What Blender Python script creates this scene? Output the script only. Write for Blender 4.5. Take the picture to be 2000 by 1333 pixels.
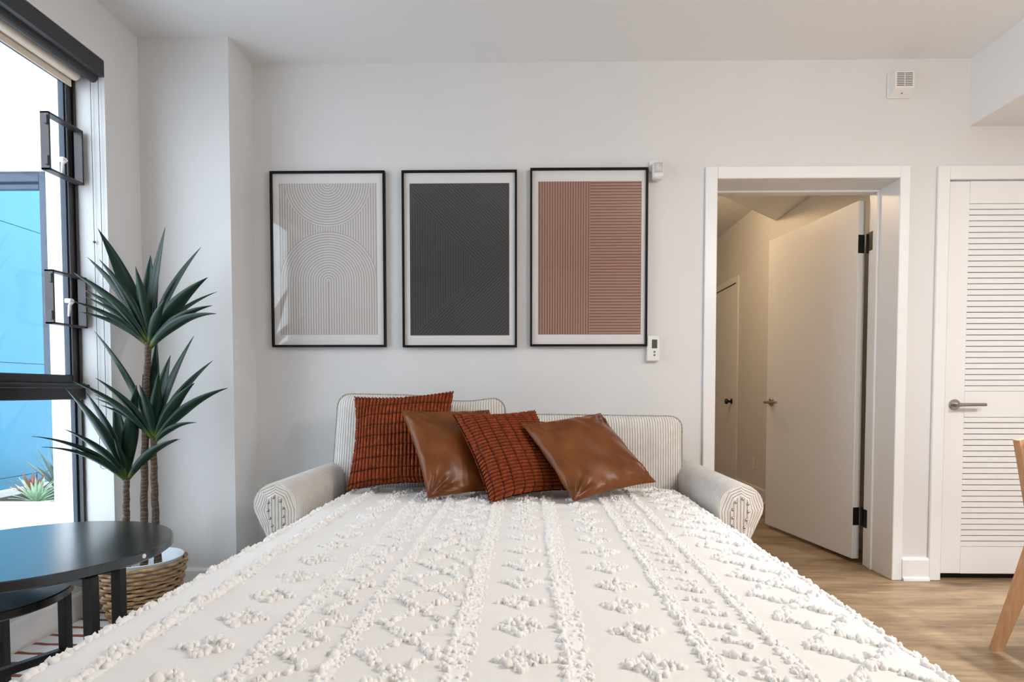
import bpy, bmesh, math, random
from math import sin, cos, pi, radians, hypot, sqrt, atan2
from mathutils import Vector, Matrix, noise

for o in list(bpy.data.objects):
    bpy.data.objects.remove(o, do_unlink=True)
scene = bpy.context.scene
COL = scene.collection

# ------------------------------------------------------------------ camera
cam_data = bpy.data.cameras.new('camera')
cam_data.sensor_fit = 'HORIZONTAL'
cam_data.sensor_width = 36.0
cam_data.lens = 1149.0 * 36.0 / 2000.0
cam_data.shift_x = -(1016.0 - 1000.0) / 2000.0
cam_data.shift_y = (805.0 - 666.5) / 2000.0
cam_data.clip_start = 0.02
cam = bpy.data.objects.new('camera', cam_data)
COL.objects.link(cam)
cam.location = (0.0, -3.0, 0.96)
cam.rotation_euler = (radians(90.0 - 2.0), 0.0, radians(0.9))
scene.camera = cam

# ------------------------------------------------------------------ world
world = bpy.data.worlds.new('sky')
scene.world = world
world.use_nodes = True
wbg = world.node_tree.nodes['Background']
wbg.inputs['Color'].default_value = (0.78, 0.89, 1.0, 1.0)
wbg.inputs['Strength'].default_value = 5.6

# ------------------------------------------------------------------ exposure
vs = scene.view_settings
vs.view_transform = 'Standard'
vs.look = 'None'
vs.gamma = 1.0
vs.use_curve_mapping = False
vs.exposure = 0.06

# ------------------------------------------------------------------ room lights
def lamp(name, kind, loc, energy, color, size=0.12, target=None, spot=None, blend=0.5):
    d = bpy.data.lights.new(name, kind)
    d.energy = energy
    d.color = color
    if kind == 'AREA':
        d.shape = 'DISK'
        d.size = size
    else:
        d.shadow_soft_size = size
    if spot:
        d.spot_size = radians(spot)
        d.spot_blend = blend
    o = bpy.data.objects.new(name, d)
    COL.objects.link(o)
    o.location = loc
    if target:
        o.rotation_euler = (Vector(target) - Vector(loc)).to_track_quat('-Z', 'Y').to_euler()
    return o

WARM = (1.0, 0.93, 0.865)
NEUTRAL = (0.98, 0.985, 1.0)
DOWNLIGHTS = [   # recessed lamps, last one added as fill: x, y, z, watts
    (2.28, -0.85, 2.274, 150),
    (2.70, -2.20, 2.274, 45),  # unseen, added to brighten the ceiling and bed on the right
]
DOMES = [        # hanging globe lamps, last one added as fill: x, y, z of the ceiling, watts
    (1.65, -2.25, 2.605, 48),
    (1.65, -4.00, 2.605, 10),  # unseen, added behind the camera to lift the ceiling and room
]
x, y, z, w = DOWNLIGHTS[0]
lamp('downlight_lamp', 'SPOT', (x, y, z - 0.03), w, NEUTRAL, 0.03, (1.80, -1.30, 0), 72, 0.35)
x, y, z, w = DOWNLIGHTS[1]
lamp('downlight_lamp', 'AREA', (x, y, z - 0.014), w, NEUTRAL, 0.11)  # added fill light, no known fixture
for (x, y, z, w) in DOMES:
    lamp('globe_lamp', 'POINT', (x, y, z - 0.56), w, WARM, 0.045)
lamp('hall_lamp', 'POINT', (1.00, 1.60, 2.50), 20, (1.0, 0.70, 0.40), 0.05)

# ------------------------------------------------------------------ node helpers
class NT:
    def __init__(s, name):
        s.m = bpy.data.materials.new(name)
        s.m.use_nodes = True
        s.t = s.m.node_tree
        s.b = s.t.nodes['Principled BSDF']
        s.out = s.t.nodes['Material Output']
    def n(s, typ, **kw):
        nd = s.t.nodes.new(typ)
        for k, v in kw.items():
            setattr(nd, k, v)
        return nd
    def link(s, a, b):
        s.t.links.new(a, b)
    def put(s, sock, v):
        if isinstance(v, bpy.types.NodeSocket):
            s.link(v, sock)
        else:
            sock.default_value = v
    def math(s, op, a, b=0.0, c=None):
        nd = s.n('ShaderNodeMath', operation=op)
        s.put(nd.inputs[0], a); s.put(nd.inputs[1], b)
        if c is not None: s.put(nd.inputs[2], c)
        return nd.outputs[0]
    def coord(s, which='Object'):
        return s.n('ShaderNodeTexCoord').outputs[which]
    def sep(s, v):
        nd = s.n('ShaderNodeSeparateXYZ'); s.link(v, nd.inputs[0])
        return nd.outputs
    def scale(s, v, sc):
        nd = s.n('ShaderNodeMapping'); s.link(v, nd.inputs[0])
        nd.inputs['Scale'].default_value = sc
        return nd.outputs[0]
    def noise(s, v, scale, detail=4, rough=0.55):
        nd = s.n('ShaderNodeTexNoise'); s.link(v, nd.inputs['Vector'])
        nd.inputs['Scale'].default_value = scale
        nd.inputs['Detail'].default_value = detail
        nd.inputs['Roughness'].default_value = rough
        return nd.outputs['Fac']
    def ramp(s, f, stops, interp='LINEAR'):
        nd = s.n('ShaderNodeValToRGB'); s.put(nd.inputs[0], f)
        cr = nd.color_ramp; cr.interpolation = interp
        while len(cr.elements) < len(stops): cr.elements.new(0.5)
        for e, (p, c) in zip(cr.elements, stops):
            e.position = p
            e.color = (c[0], c[1], c[2], 1.0) if not isinstance(c, (int, float)) else (c, c, c, 1.0)
        return nd.outputs[0]
    def mix(s, f, a, b):
        nd = s.n('ShaderNodeMix', data_type='RGBA')
        s.put(nd.inputs[0], f)
        for sock, v in ((nd.inputs[6], a), (nd.inputs[7], b)):
            if isinstance(v, bpy.types.NodeSocket): s.link(v, sock)
            else: sock.default_value = (v[0], v[1], v[2], 1.0)
        return nd.outputs[2]
    def bump(s, h, strength=0.3, dist=0.01):
        nd = s.n('ShaderNodeBump')
        nd.inputs['Strength'].default_value = strength
        nd.inputs['Distance'].default_value = dist
        s.link(h, nd.inputs['Height'])
        s.link(nd.outputs[0], s.b.inputs['Normal'])
    def col(s, v):
        if isinstance(v, bpy.types.NodeSocket): s.link(v, s.b.inputs['Base Color'])
        else: s.b.inputs['Base Color'].default_value = (v[0], v[1], v[2], 1.0)
    def set(s, **kw):
        for k, v in kw.items():
            s.put(s.b.inputs[k.replace('_', ' ')], v)

def simple(name, color, rough=0.5, metal=0.0, var=0.0, vscale=12.0, bump=0.0, bscale=200.0, bdist=0.002, **kw):
    t = NT(name)
    if var > 0:
        f = t.noise(t.coord(), vscale)
        dk = tuple(c * (1 - var) for c in color); lt = tuple(min(1, c * (1 + var)) for c in color)
        t.col(t.ramp(f, [(0.3, dk), (0.7, lt)]))
    else:
        t.col(color)
    t.set(Roughness=rough, Metallic=metal, **kw)
    if bump > 0:
        t.bump(t.noise(t.coord(), bscale, 3), bump, bdist)
    return t.m

M = {}
M['wall'] = simple('white_wall_paint', (0.725, 0.720, 0.718), 0.6, var=0.012, vscale=3, bump=0.06, bscale=350)
M['ceiling'] = simple('white_ceiling_paint', (0.83, 0.825, 0.82), 0.75, bump=0.05, bscale=250)
M['trim'] = simple('white_trim_paint', (0.83, 0.83, 0.83), 0.35, bump=0.02, bscale=60)
M['door'] = simple('white_door_paint', (0.83, 0.825, 0.82), 0.38, bump=0.03, bscale=90)
M['black_metal'] = simple('black_window_metal', (0.018, 0.018, 0.021), 0.32, var=0.2, bump=0.05, bscale=120)
M['bronze_bar'] = simple('dark_bronze_bar', (0.050, 0.042, 0.043), 0.38, 0.3, var=0.15)
M['valance'] = simple('charcoal_valance', (0.030, 0.029, 0.030), 0.45, bump=0.15, bscale=500)
M['shade_fabric'] = simple('cream_shade_fabric', (0.78, 0.69, 0.58), 0.8, bump=0.15, bscale=600)
M['chain'] = simple('dark_bead_chain', (0.08, 0.085, 0.09), 0.4, 0.4, var=0.1)
M['latch'] = simple('pale_latch_plastic', (0.85, 0.87, 0.9), 0.3, var=0.02)
M['dark_table'] = None
M['steel'] = simple('brushed_nickel', (0.40, 0.37, 0.34), 0.30, 1.0, var=0.06, vscale=40)
M['dark_steel'] = simple('dark_hinge_steel', (0.030, 0.032, 0.034), 0.35, 0.6, var=0.25, vscale=60)
M['void'] = simple('painted_gap_shade', (0.012, 0.010, 0.009), 0.9, var=0.1)  # near-black colour painted in for the shade inside door gaps
M['plastic'] = simple('white_plastic', (0.80, 0.79, 0.77), 0.4, var=0.01)
M['plastic_grey'] = simple('grey_slot_plastic', (0.20, 0.18, 0.17), 0.6, var=0.05)
M['lens'] = simple('milky_sensor_lens', (0.62, 0.63, 0.66), 0.25, var=0.03, vscale=80)
M['lcd'] = simple('lcd_grey_green', (0.060, 0.075, 0.070), 0.2, var=0.05)
M['frame'] = simple('black_frame', (0.004, 0.004, 0.004), 0.5, var=0.1, Specular_IOR_Level=0.2)
M['paper'] = simple('white_paper_mat', (0.83, 0.81, 0.80), 0.7, var=0.01)
M['stucco'] = simple('white_stucco', (0.46, 0.455, 0.45), 0.9, var=0.03, vscale=20, bump=0.5, bscale=90, bdist=0.01)
M['blue_wall'] = simple('sky_blue_wall', (0.045, 0.23, 0.36), 0.6, var=0.08, vscale=1.3)
M['blue_frame'] = simple('navy_window_frame', (0.010, 0.024, 0.050), 0.45, var=0.15)
M['planter'] = simple('white_planter', (0.85, 0.86, 0.88), 0.6, var=0.02, bump=0.1, bscale=60)
M['soil'] = simple('dark_soil', (0.05, 0.035, 0.025), 0.95, var=0.4, vscale=60, bump=0.6, bscale=120, bdist=0.01)
M['pale_leaf'] = simple('pale_agave_leaf', (0.33, 0.48, 0.30), 0.5, var=0.3, vscale=9)
M['grey_leaf'] = simple('grey_green_leaf', (0.14, 0.20, 0.16), 0.5, var=0.3, vscale=9)
M['red_leaf'] = simple('rusty_leaf', (0.36, 0.14, 0.09), 0.5, var=0.3, vscale=9)
M['nail'] = simple('antique_nail_metal', (0.34, 0.31, 0.29), 0.25, 1.0, var=0.1)
M['oak'] = None
M['chair_pad'] = simple('pale_chair_fabric', (0.70, 0.58, 0.50), 0.85, var=0.04, bump=0.2, bscale=300)
M['mattress'] = simple('white_sheet', (0.78, 0.80, 0.86), 0.85, var=0.03, bump=0.2, bscale=40)
M['basket_in'] = simple('white_basket_liner', (0.75, 0.80, 0.84), 0.6, var=0.04)
M['lamp_glass'] = None

def stem_mat():
    t = NT('ringed_brown_stem')
    o = t.sep(t.coord())
    nz = t.noise(t.coord(), 30, 3)
    w = t.math('ADD', t.math('MULTIPLY', o[2], 60.0), t.math('MULTIPLY', nz, 2.5))
    f = t.math('FRACT', w)
    t.col(t.ramp(f, [(0.0, (0.16, 0.10, 0.06)), (0.15, (0.05, 0.035, 0.025)), (0.8, (0.085, 0.055, 0.035)), (1.0, (0.2, 0.13, 0.08))]))
    t.set(Roughness=0.8)
    t.bump(f, 0.4, 0.004)
    return t.m
M['stem'] = stem_mat()

def leaf_mat():
    t = NT('glossy_dark_green_leaf')
    uv = t.sep(t.coord('UV'))
    n = t.noise(t.scale(t.coord('UV'), (40, 2.0, 1)), 3.0, 3)
    c = t.ramp(n, [(0.3, (0.005, 0.020, 0.012)), (0.7, (0.012, 0.036, 0.021))])
    c2 = t.mix(t.ramp(uv[1], [(0.0, 1.0), (0.16, 0.0)]), c, (0.10, 0.16, 0.02))
    t.col(c2)
    t.set(Roughness=0.36, Specular_IOR_Level=0.28)
    return t.m
M['leaf'] = leaf_mat()

def floor_mat():
    t = NT('light_oak_plank_floor')
    co = t.coord()
    br = t.n('ShaderNodeTexBrick')
    t.link(co, br.inputs['Vector'])
    br.inputs['Scale'].default_value = 1.0
    br.inputs['Brick Width'].default_value = 1.22
    br.inputs['Row Height'].default_value = 0.18
    br.inputs['Mortar Size'].default_value = 0.0012
    br.inputs['Mortar Smooth'].default_value = 0.3
    br.inputs['Color1'].default_value = (0.0, 0, 0, 1)
    br.inputs['Color2'].default_value = (1.0, 1, 1, 1)
    br.inputs['Mortar'].default_value = (0.5, 0.5, 0.5, 1)
    br.offset = 0.37
    g = t.noise(t.scale(co, (2.2, 22.0, 1)), 2.2, 6, 0.6)
    g2 = t.noise(t.scale(co, (1.3, 4.5, 1)), 1.7, 4, 0.6)
    f = t.math('ADD', t.math('MULTIPLY', g, 0.55), t.math('MULTIPLY', g2, 0.6))
    f = t.math('ADD', f, t.math('MULTIPLY', br.outputs['Color'], 0.10))
    c = t.ramp(f, [(0.40, (0.120, 0.076, 0.042)), (0.56, (0.255, 0.172, 0.098)), (0.74, (0.40, 0.285, 0.170))])
    c = t.mix(t.math('MULTIPLY', br.outputs['Fac'], 0.45), c, (0.13, 0.085, 0.055))
    t.col(c)
    t.set(Roughness=t.math('ADD', 0.34, t.math('MULTIPLY', g, 0.2)))
    t.bump(g, 0.08, 0.002)
    return t.m
M['floor'] = floor_mat()

def rug_mat():
    t = NT('white_rug_rust_stripes')
    co = t.coord()
    o = t.sep(co)
    wob = t.noise(t.scale(co, (1.0, 1.0, 1)), 7.0, 3)
    y = t.math('ADD', o[1], t.math('MULTIPLY', wob, 0.02))
    y = t.math('ADD', y, t.math('MULTIPLY', o[0], 0.06))
    fr = t.math('FRACT', t.math('DIVIDE', y, 0.079))
    brk = t.noise(t.scale(co, (3.0, 12.0, 1)), 2.5, 2)
    th = t.math('ADD', 0.10, t.math('MULTIPLY', brk, 0.30))
    st = t.math('LESS_THAN', fr, th)
    t.col(t.mix(st, (0.82, 0.81, 0.80), (0.26, 0.075, 0.035)))
    t.set(Roughness=0.95)
    t.bump(t.noise(co, 300, 2), 0.5, 0.004)
    return t.m
M['rug'] = rug_mat()

def table_mat():
    t = NT('black_stained_wood_top')
    co = t.coord()
    g = t.noise(t.scale(co, (3.0, 26.0, 1.0)), 2.0, 5, 0.6)
    t.col(t.ramp(g, [(0.40, (0.009, 0.010, 0.012)), (0.66, (0.015, 0.016, 0.019)), (0.80, (0.040, 0.043, 0.048))]))
    t.set(Roughness=t.math('ADD', 0.20, t.math('MULTIPLY', g, 0.06)), IOR=1.6, Coat_Weight=0.6, Coat_Roughness=0.2)
    t.bump(g, 0.02, 0.001)
    return t.m
M['dark_table'] = table_mat()
M['table_leg'] = simple('black_powder_coat', (0.010, 0.010, 0.012), 0.45, var=0.15)

def oak_mat():
    t = NT('oiled_beech_wood')
    g = t.noise(t.scale(t.coord(), (20, 20, 2.5)), 3.0, 5, 0.6)
    t.col(t.ramp(g, [(0.3, (0.52, 0.285, 0.15)), (0.7, (0.68, 0.41, 0.235))]))
    t.set(Roughness=0.42)
    return t.m
M['oak'] = oak_mat()

def ticking_mat():
    t = NT('cream_ticking_stripe')
    uv = t.sep(t.coord('UV'))
    co = t.coord()
    w = t.math('ADD', t.math('DIVIDE', uv[0], 0.0118), t.math('MULTIPLY', t.noise(co, 30, 2), 0.25))
    f = t.math('PINGPONG', w, 0.5)          # 0..0.5
    line = t.ramp(f, [(0.0, 1.0), (0.075, 1.0), (0.17, 0.0)])
    line2 = t.math('MULTIPLY', line, t.math('ADD', 0.55, t.math('MULTIPLY', t.noise(co, 60, 2), 0.5)))
    base = t.ramp(t.noise(co, 25, 3), [(0.3, (0.70, 0.655, 0.60)), (0.7, (0.80, 0.76, 0.71))])
    t.col(t.mix(line2, base, (0.23, 0.20, 0.19)))
    t.set(Roughness=0.9, Sheen_Weight=0.15)
    t.bump(t.ramp(f, [(0.0, 0.0), (0.18, 0.8), (0.5, 1.0)]), 0.5, 0.003)
    return t.m
M['ticking'] = ticking_mat()
M['piping'] = simple('taupe_piping', (0.36, 0.33, 0.31), 0.9, var=0.35, vscale=120)

def cloth_mat():
    t = NT('cream_cotton_coverlet')
    co = t.coord()
    t.col(t.ramp(t.noise(co, 6, 3), [(0.3, (0.83, 0.795, 0.76)), (0.7, (0.86, 0.825, 0.79))]))
    t.set(Roughness=0.95, Sheen_Weight=0.1)
    t.bump(t.noise(co, 420, 2), 0.25, 0.002)
    return t.m
M['coverlet'] = cloth_mat()
def tuft_mat():
    t = NT('cream_cotton_tuft')
    co = t.coord()
    t.col(t.ramp(t.noise(co, 90, 3), [(0.3, (0.90, 0.875, 0.845)), (0.7, (0.95, 0.93, 0.905))]))
    t.set(Roughness=1.0, Sheen_Weight=0.3)
    return t.m
M['tuft'] = tuft_mat()
M['ribbon'] = M['tuft']

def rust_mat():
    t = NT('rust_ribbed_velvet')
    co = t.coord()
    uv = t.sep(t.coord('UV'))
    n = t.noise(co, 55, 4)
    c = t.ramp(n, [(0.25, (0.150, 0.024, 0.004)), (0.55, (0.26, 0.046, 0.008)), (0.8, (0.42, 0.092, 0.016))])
    t.col(t.mix(t.ramp(uv[0], [(0.15, 0.95), (0.80, 0.0)]), c, (0.020, 0.003, 0.001)))  # shade between the ribs painted into the colour, near-black in the valleys
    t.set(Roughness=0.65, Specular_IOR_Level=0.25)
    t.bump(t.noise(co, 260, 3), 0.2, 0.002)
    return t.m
M['rust'] = rust_mat()

def leather_mat():
    t = NT('tan_brown_leather')
    co = t.coord()
    n = t.noise(co, 9, 5)
    t.col(t.ramp(n, [(0.3, (0.125, 0.036, 0.009)), (0.7, (0.215, 0.070, 0.018))]))
    t.set(Roughness=t.math('ADD', 0.22, t.math('MULTIPLY', n, 0.18)), Specular_IOR_Level=0.26)
    t.bump(t.noise(co, 240, 3), 0.12, 0.002)
    return t.m
M['leather'] = leather_mat()

def wicker_mat():
    t = NT('wicker_straw')
    co = t.coord()
    n = t.noise(t.scale(co, (1, 1, 4)), 45, 4)
    t.col(t.ramp(n, [(0.25, (0.26, 0.145, 0.065)), (0.55, (0.50, 0.32, 0.17)), (0.8, (0.66, 0.49, 0.32))]))
    t.set(Roughness=0.7)
    return t.m
M['wicker'] = wicker_mat()

def glass_mat(name, tint, ior):
    t = NT(name)
    tr = t.n('ShaderNodeBsdfTransparent'); tr.inputs[0].default_value = (*tint, 1)
    gl = t.n('ShaderNodeBsdfGlossy'); gl.inputs['Roughness'].default_value = 0.02
    lw = t.n('ShaderNodeLayerWeight'); lw.inputs[0].default_value = 0.5
    f = t.math('ADD', ior, t.math('MULTIPLY', 1.0 - ior, t.math('POWER', lw.outputs['Facing'], 5.0)))
    mx = t.n('ShaderNodeMixShader')
    t.link(f, mx.inputs[0]); t.link(tr.outputs[0], mx.inputs[1]); t.link(gl.outputs[0], mx.inputs[2])
    t.link(mx.outputs[0], t.out.inputs['Surface'])
    return t.m
M['glass'] = glass_mat('window_glass', (0.97, 0.985, 0.99), 0.03)
M['picture_glass'] = glass_mat('picture_glazing', (0.985, 0.985, 0.985), 0.035)

def emit_mat(name, col, strength):
    t = NT(name)
    e = t.n('ShaderNodeEmission'); e.inputs[0].default_value = (*col, 1); e.inputs[1].default_value = strength
    t.link(e.outputs[0], t.out.inputs['Surface'])
    return t.m
M['lamp_glass'] = emit_mat('lit_lamp_diffuser', (1.0, 0.92, 0.84), 6.0)
M['hall_glass'] = emit_mat('lit_hall_diffuser', (1.0, 0.80, 0.55), 3.0)

def ridge(t, d, period, light, dark):
    f = t.math('FRACT', t.math('DIVIDE', d, period))
    return t.ramp(f, [(0.0, dark), (0.22, dark), (0.40, light), (0.80, light), (1.0, dark)])

def print_mats():
    # arches
    t = NT('printed_arches'); o = t.sep(t.coord()); x, z = o[0], o[2]
    lt, dk = (0.70, 0.665, 0.635), (0.435, 0.395, 0.37)
    ax = t.math('ABSOLUTE', x)
    p = 0.0128
    ztop, zc = 0.380, -0.107
    x2 = t.math('MULTIPLY', x, x)
    def dist(zz):
        dz = t.math('SUBTRACT', z, zz)
        return t.math('SQRT', t.math('ADD', x2, t.math('MULTIPLY', dz, dz)))
    d1 = dist(zc)
    below = t.math('LESS_THAN', z, zc)
    dl = t.math('ADD', t.math('MULTIPLY', below, ax), t.math('MULTIPLY', t.math('SUBTRACT', 1.0, below), d1))
    d2 = dist(ztop)
    in1 = t.math('LESS_THAN', dl, 0.2475)
    in2 = t.math('LESS_THAN', d2, 0.2185)
    d = t.math('ADD', t.math('MULTIPLY', in2, d2), t.math('MULTIPLY', t.math('SUBTRACT', 1.0, in2),
        t.math('ADD', t.math('MULTIPLY', in1, dl), t.math('MULTIPLY', t.math('SUBTRACT', 1.0, in1), t.math('ADD', x, 1.0)))))
    t.col(ridge(t, d, p, lt, dk)); t.set(Roughness=0.75)
    M['print_arches'] = t.m
    # dark diagonals
    t = NT('printed_dark_diagonals'); o = t.sep(t.coord()); x, z = o[0], o[2]
    lt, dk = (0.050, 0.049, 0.053), (0.013, 0.013, 0.015)
    s1 = t.math('SUBTRACT', t.math('ADD', x, z), -0.2505 + 0.3185)      # above the \ line
    s2 = t.math('SUBTRACT', t.math('SUBTRACT', z, x), -0.3775 + 0.2365)  # above the / line
    top = t.math('MULTIPLY', t.math('GREATER_THAN', s1, 0.0), t.math('GREATER_THAN', s2, 0.0))
    bot = t.math('LESS_THAN', s2, 0.0)
    left = t.math('SUBTRACT', 1.0, t.math('ADD', top, bot))
    d = t.math('ADD', t.math('MULTIPLY', top, t.math('MULTIPLY', t.math('ADD', s1, 5.0), 0.7071)),
        t.math('ADD', t.math('MULTIPLY', bot, t.math('MULTIPLY', t.math('SUBTRACT', 5.0, s2), 0.7071)),
        t.math('MULTIPLY', left, t.math('ADD', x, 5.0))))
    t.col(ridge(t, d, 0.0128, lt, dk)); t.set(Roughness=0.7)
    M['print_diagonals'] = t.m
    # terracotta
    t = NT('printed_terracotta_stripes'); o = t.sep(t.coord()); x, z = o[0], o[2]
    lt, dk = (0.42, 0.225, 0.165), (0.165, 0.078, 0.055)
    l = t.math('LESS_THAN', x, 0.0)
    d = t.math('ADD', t.math('MULTIPLY', l, t.math('DIVIDE', t.math('ADD', x, 5.0), 0.0129)),
        t.math('MULTIPLY', t.math('SUBTRACT', 1.0, l), t.math('DIVIDE', t.math('ADD', z, 5.0), 0.0148)))
    t.col(ridge(t, d, 1.0, lt, dk)); t.set(Roughness=0.75)
    M['print_terracotta'] = t.m
print_mats()

# ------------------------------------------------------------------ mesh helpers
def world_loc(o):
    v = Vector((0, 0, 0))
    while o is not None:
        v += o.location
        o = o.parent
    return v

class Geo:
    def __init__(s):
        s.v = []; s.f = []; s.uv = []
    def add(s, verts, faces, uvs=None):
        b = len(s.v)
        s.v.extend([tuple(q) for q in verts])
        s.f.extend([[b + i for i in f] for f in faces])
        if uvs is None: s.uv.extend([None] * len(faces))
        else: s.uv.extend(uvs)
    def bm(s, bm):
        bm.verts.index_update()
        s.add([v.co[:] for v in bm.verts], [[v.index for v in f.verts] for f in bm.faces])
        bm.free()
        return s
    def box(s, lo, hi, bevel=0.0, seg=1, rot=None, mid=None):
        bm = bmesh.new()
        bmesh.ops.create_cube(bm, size=1.0)
        c = [(a + b) / 2 for a, b in zip(lo, hi)]; d = [abs(b - a) for a, b in zip(lo, hi)]
        for v in bm.verts:
            v.co = Vector((v.co.x * d[0], v.co.y * d[1], v.co.z * d[2]))
        if bevel > 0:
            bmesh.ops.bevel(bm, geom=list(bm.edges), offset=min(bevel, min(d) * 0.45), segments=seg, affect='EDGES', profile=0.5)
        for v in bm.verts:
            if rot is not None: v.co = rot @ v.co
            v.co += Vector(c)
        return s.bm(bm)
    def bar(s, a, b, w, h, bevel=0.0, upv=(0, 0, 1)):
        a, b = Vector(a), Vector(b); d = b - a; L = d.length; d.normalize()
        u = Vector(upv)
        if abs(d.dot(u)) > 0.98: u = Vector((0, 1, 0))
        r = d.cross(u).normalized(); u = r.cross(d).normalized()
        R = Matrix((r, d, u)).transposed()
        m = (a + b) / 2
        return s.box(m - Vector((w / 2, L / 2, h / 2)), m + Vector((w / 2, L / 2, h / 2)), bevel, 1, R)
    def tube(s, path, rad, n=8, cap=True):
        P = [Vector(p) for p in path]; N = len(P)
        if not hasattr(rad, '__len__'): rad = [rad] * N
        vs = []; fs = []
        prev = None
        for i, p in enumerate(P):
            t = (P[min(i + 1, N - 1)] - P[max(i - 1, 0)]).normalized()
            if prev is None:
                u = Vector((0, 0, 1)) if abs(t.z) < 0.9 else Vector((1, 0, 0))
                r = t.cross(u).normalized()
            else:
                r = (prev - t * prev.dot(t)).normalized()
            prev = r; q = t.cross(r)
            for k in range(n):
                a = 2 * pi * k / n
                vs.append(p + (r * cos(a) + q * sin(a)) * rad[i])
        for i in range(N - 1):
            for k in range(n):
                fs.append([i * n + k, i * n + (k + 1) % n, (i + 1) * n + (k + 1) % n, (i + 1) * n + k])
        if cap:
            fs.append(list(range(n))[::-1]); fs.append([(N - 1) * n + k for k in range(n)])
        s.add(vs, fs); return s
    def lathe(s, prof, c, n=32, axis='z', cap0=True, cap1=True):
        vs = []; fs = []
        for r, h in prof:
            for k in range(n):
                a = 2 * pi * k / n
                if axis == 'z': vs.append((c[0] + r * cos(a), c[1] + r * sin(a), c[2] + h))
                elif axis == 'y': vs.append((c[0] + r * cos(a), c[1] + h, c[2] + r * sin(a)))
                else: vs.append((c[0] + h, c[1] + r * cos(a), c[2] + r * sin(a)))
        N = len(prof)
        for i in range(N - 1):
            for k in range(n):
                fs.append([i * n + k, i * n + (k + 1) % n, (i + 1) * n + (k + 1) % n, (i + 1) * n + k])
        if cap0: fs.append(list(range(n))[::-1])
        if cap1: fs.append([(N - 1) * n + k for k in range(n)])
        s.add(vs, fs); return s
    def prism(s, poly, axis, d0, d1):
        """poly: 2-D points; axis 'x','y','z' is the extrusion axis"""
        def P(p, d):
            return {'x': (d, p[0], p[1]), 'y': (p[0], d, p[1]), 'z': (p[0], p[1], d)}[axis]
        n = len(poly)
        vs = [P(p, d0) for p in poly] + [P(p, d1) for p in poly]
        fs = [list(range(n))[::-1], [n + i for i in range(n)]]
        for i in range(n):
            j = (i + 1) % n
            fs.append([i, j, n + j, n + i])
        s.add(vs, fs); return s
    def grid(s, fn, nu, nv, uvfn=None, flip=False):
        vs = [fn(i / nu, j / nv) for j in range(nv + 1) for i in range(nu + 1)]
        fs = []; us = []
        for j in range(nv):
            for i in range(nu):
                a = j * (nu + 1) + i
                f = [a, a + 1, a + nu + 2, a + nu + 1]
                if uvfn: u = [uvfn(i / nu, j / nv), uvfn((i + 1) / nu, j / nv), uvfn((i + 1) / nu, (j + 1) / nv), uvfn(i / nu, (j + 1) / nv)]
                else: u = None
                if flip:
                    f = f[::-1]; u = u[::-1] if u else None
                fs.append(f); us.append(u)
        s.add(vs, fs, us); return s
    def build(s, name, mat, parent=None, loc=None, smooth=False, kind=None, recalc=True):
        me = bpy.data.meshes.new(name)
        base = world_loc(parent) if parent else Vector((0, 0, 0))
        org = Vector(loc) if loc is not None else Vector((0, 0, 0))
        off = base if parent else org
        if parent and loc is not None: off = org
        me.from_pydata([(v[0] - off.x, v[1] - off.y, v[2] - off.z) for v in s.v], [], s.f)
        if any(u is not None for u in s.uv):
            ul = me.uv_layers.new(name='UVMap').data
            k = 0
            for f, u in zip(s.f, s.uv):
                for q in range(len(f)):
                    ul[k].uv = u[q] if u is not None else (0.3, 0.5)
                    k += 1
        if recalc:
            b = bmesh.new(); b.from_mesh(me)
            bmesh.ops.recalc_face_normals(b, faces=b.faces)
            b.to_mesh(me); b.free()
        if smooth:
            for p in me.polygons: p.use_smooth = True
            if smooth != 'all':
                me.set_sharp_from_angle(angle=radians(38))
        me.materials.append(mat)
        o = bpy.data.objects.new(name, me)
        COL.objects.link(o)
        if parent:
            o.parent = parent
            if loc is not None: o.location = org - base
        else:
            o.location = org
        if kind: o['kind'] = kind
        return o

def tag(o, label, cat, group=None):
    o['label'] = label; o['category'] = cat
    if group: o['group'] = group
    return o

def thing(name, loc, label=None, cat=None, group=None, kind=None):
    o = bpy.data.objects.new(name, None)
    o.empty_display_size = 0.05
    COL.objects.link(o); o.location = loc
    if label: o['label'] = label
    if cat: o['category'] = cat
    if group: o['group'] = group
    if kind: o['kind'] = kind
    return o

def boxes(lst, bevel=0.0):
    g = Geo()
    for lo, hi in lst: g.box(lo, hi, bevel)
    return g

def struct(o, label, cat):
    o['kind'] = 'structure'; o['label'] = label; o['category'] = cat
    return o

# ------------------------------------------------------------------ the setting
CZ = 2.605            # ceiling height
XL = -1.825           # window wall
COLX, COLY = -1.40, -0.235
HALLX = 2.02          # right wall of the passage
XR, YF = 4.2, -5.0    # right wall, wall behind the camera
YT = 0.2              # back face of the rear wall

struct(boxes([((-2.06, YF - .1, -0.12), (XR + .1, 4.1, 0.0))]).build('floor', M['floor']), 'light oak plank floor of the whole flat', 'floor')
struct(boxes([((-2.06, YF - .1, CZ), (XR + .1, 4.1, CZ + 0.12))]).build('ceiling', M['ceiling']), 'plain white ceiling above the sofa bed', 'ceiling')

D1L, D1R, DH = 0.938, 1.840, 2.020       # doorway clear opening
D2L, D2R = 2.086, 2.800                  # closet opening
struct(boxes([
    ((-2.06, 0, 0), (D1L - .02, YT, CZ)),
    ((D1L - .02, 0, DH + .02), (D1R + .02, YT, CZ)),
    ((D1R + .02, 0, 0), (D2L - .012, YT, CZ)),
    ((D2L - .012, 0, DH + .012), (D2R + .012, YT, CZ)),
    ((D2R + .012, 0, 0), (XR, YT, CZ)),
]).build('wall_back', M['wall']), 'white rear wall that the three pictures hang on', 'wall')

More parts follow.
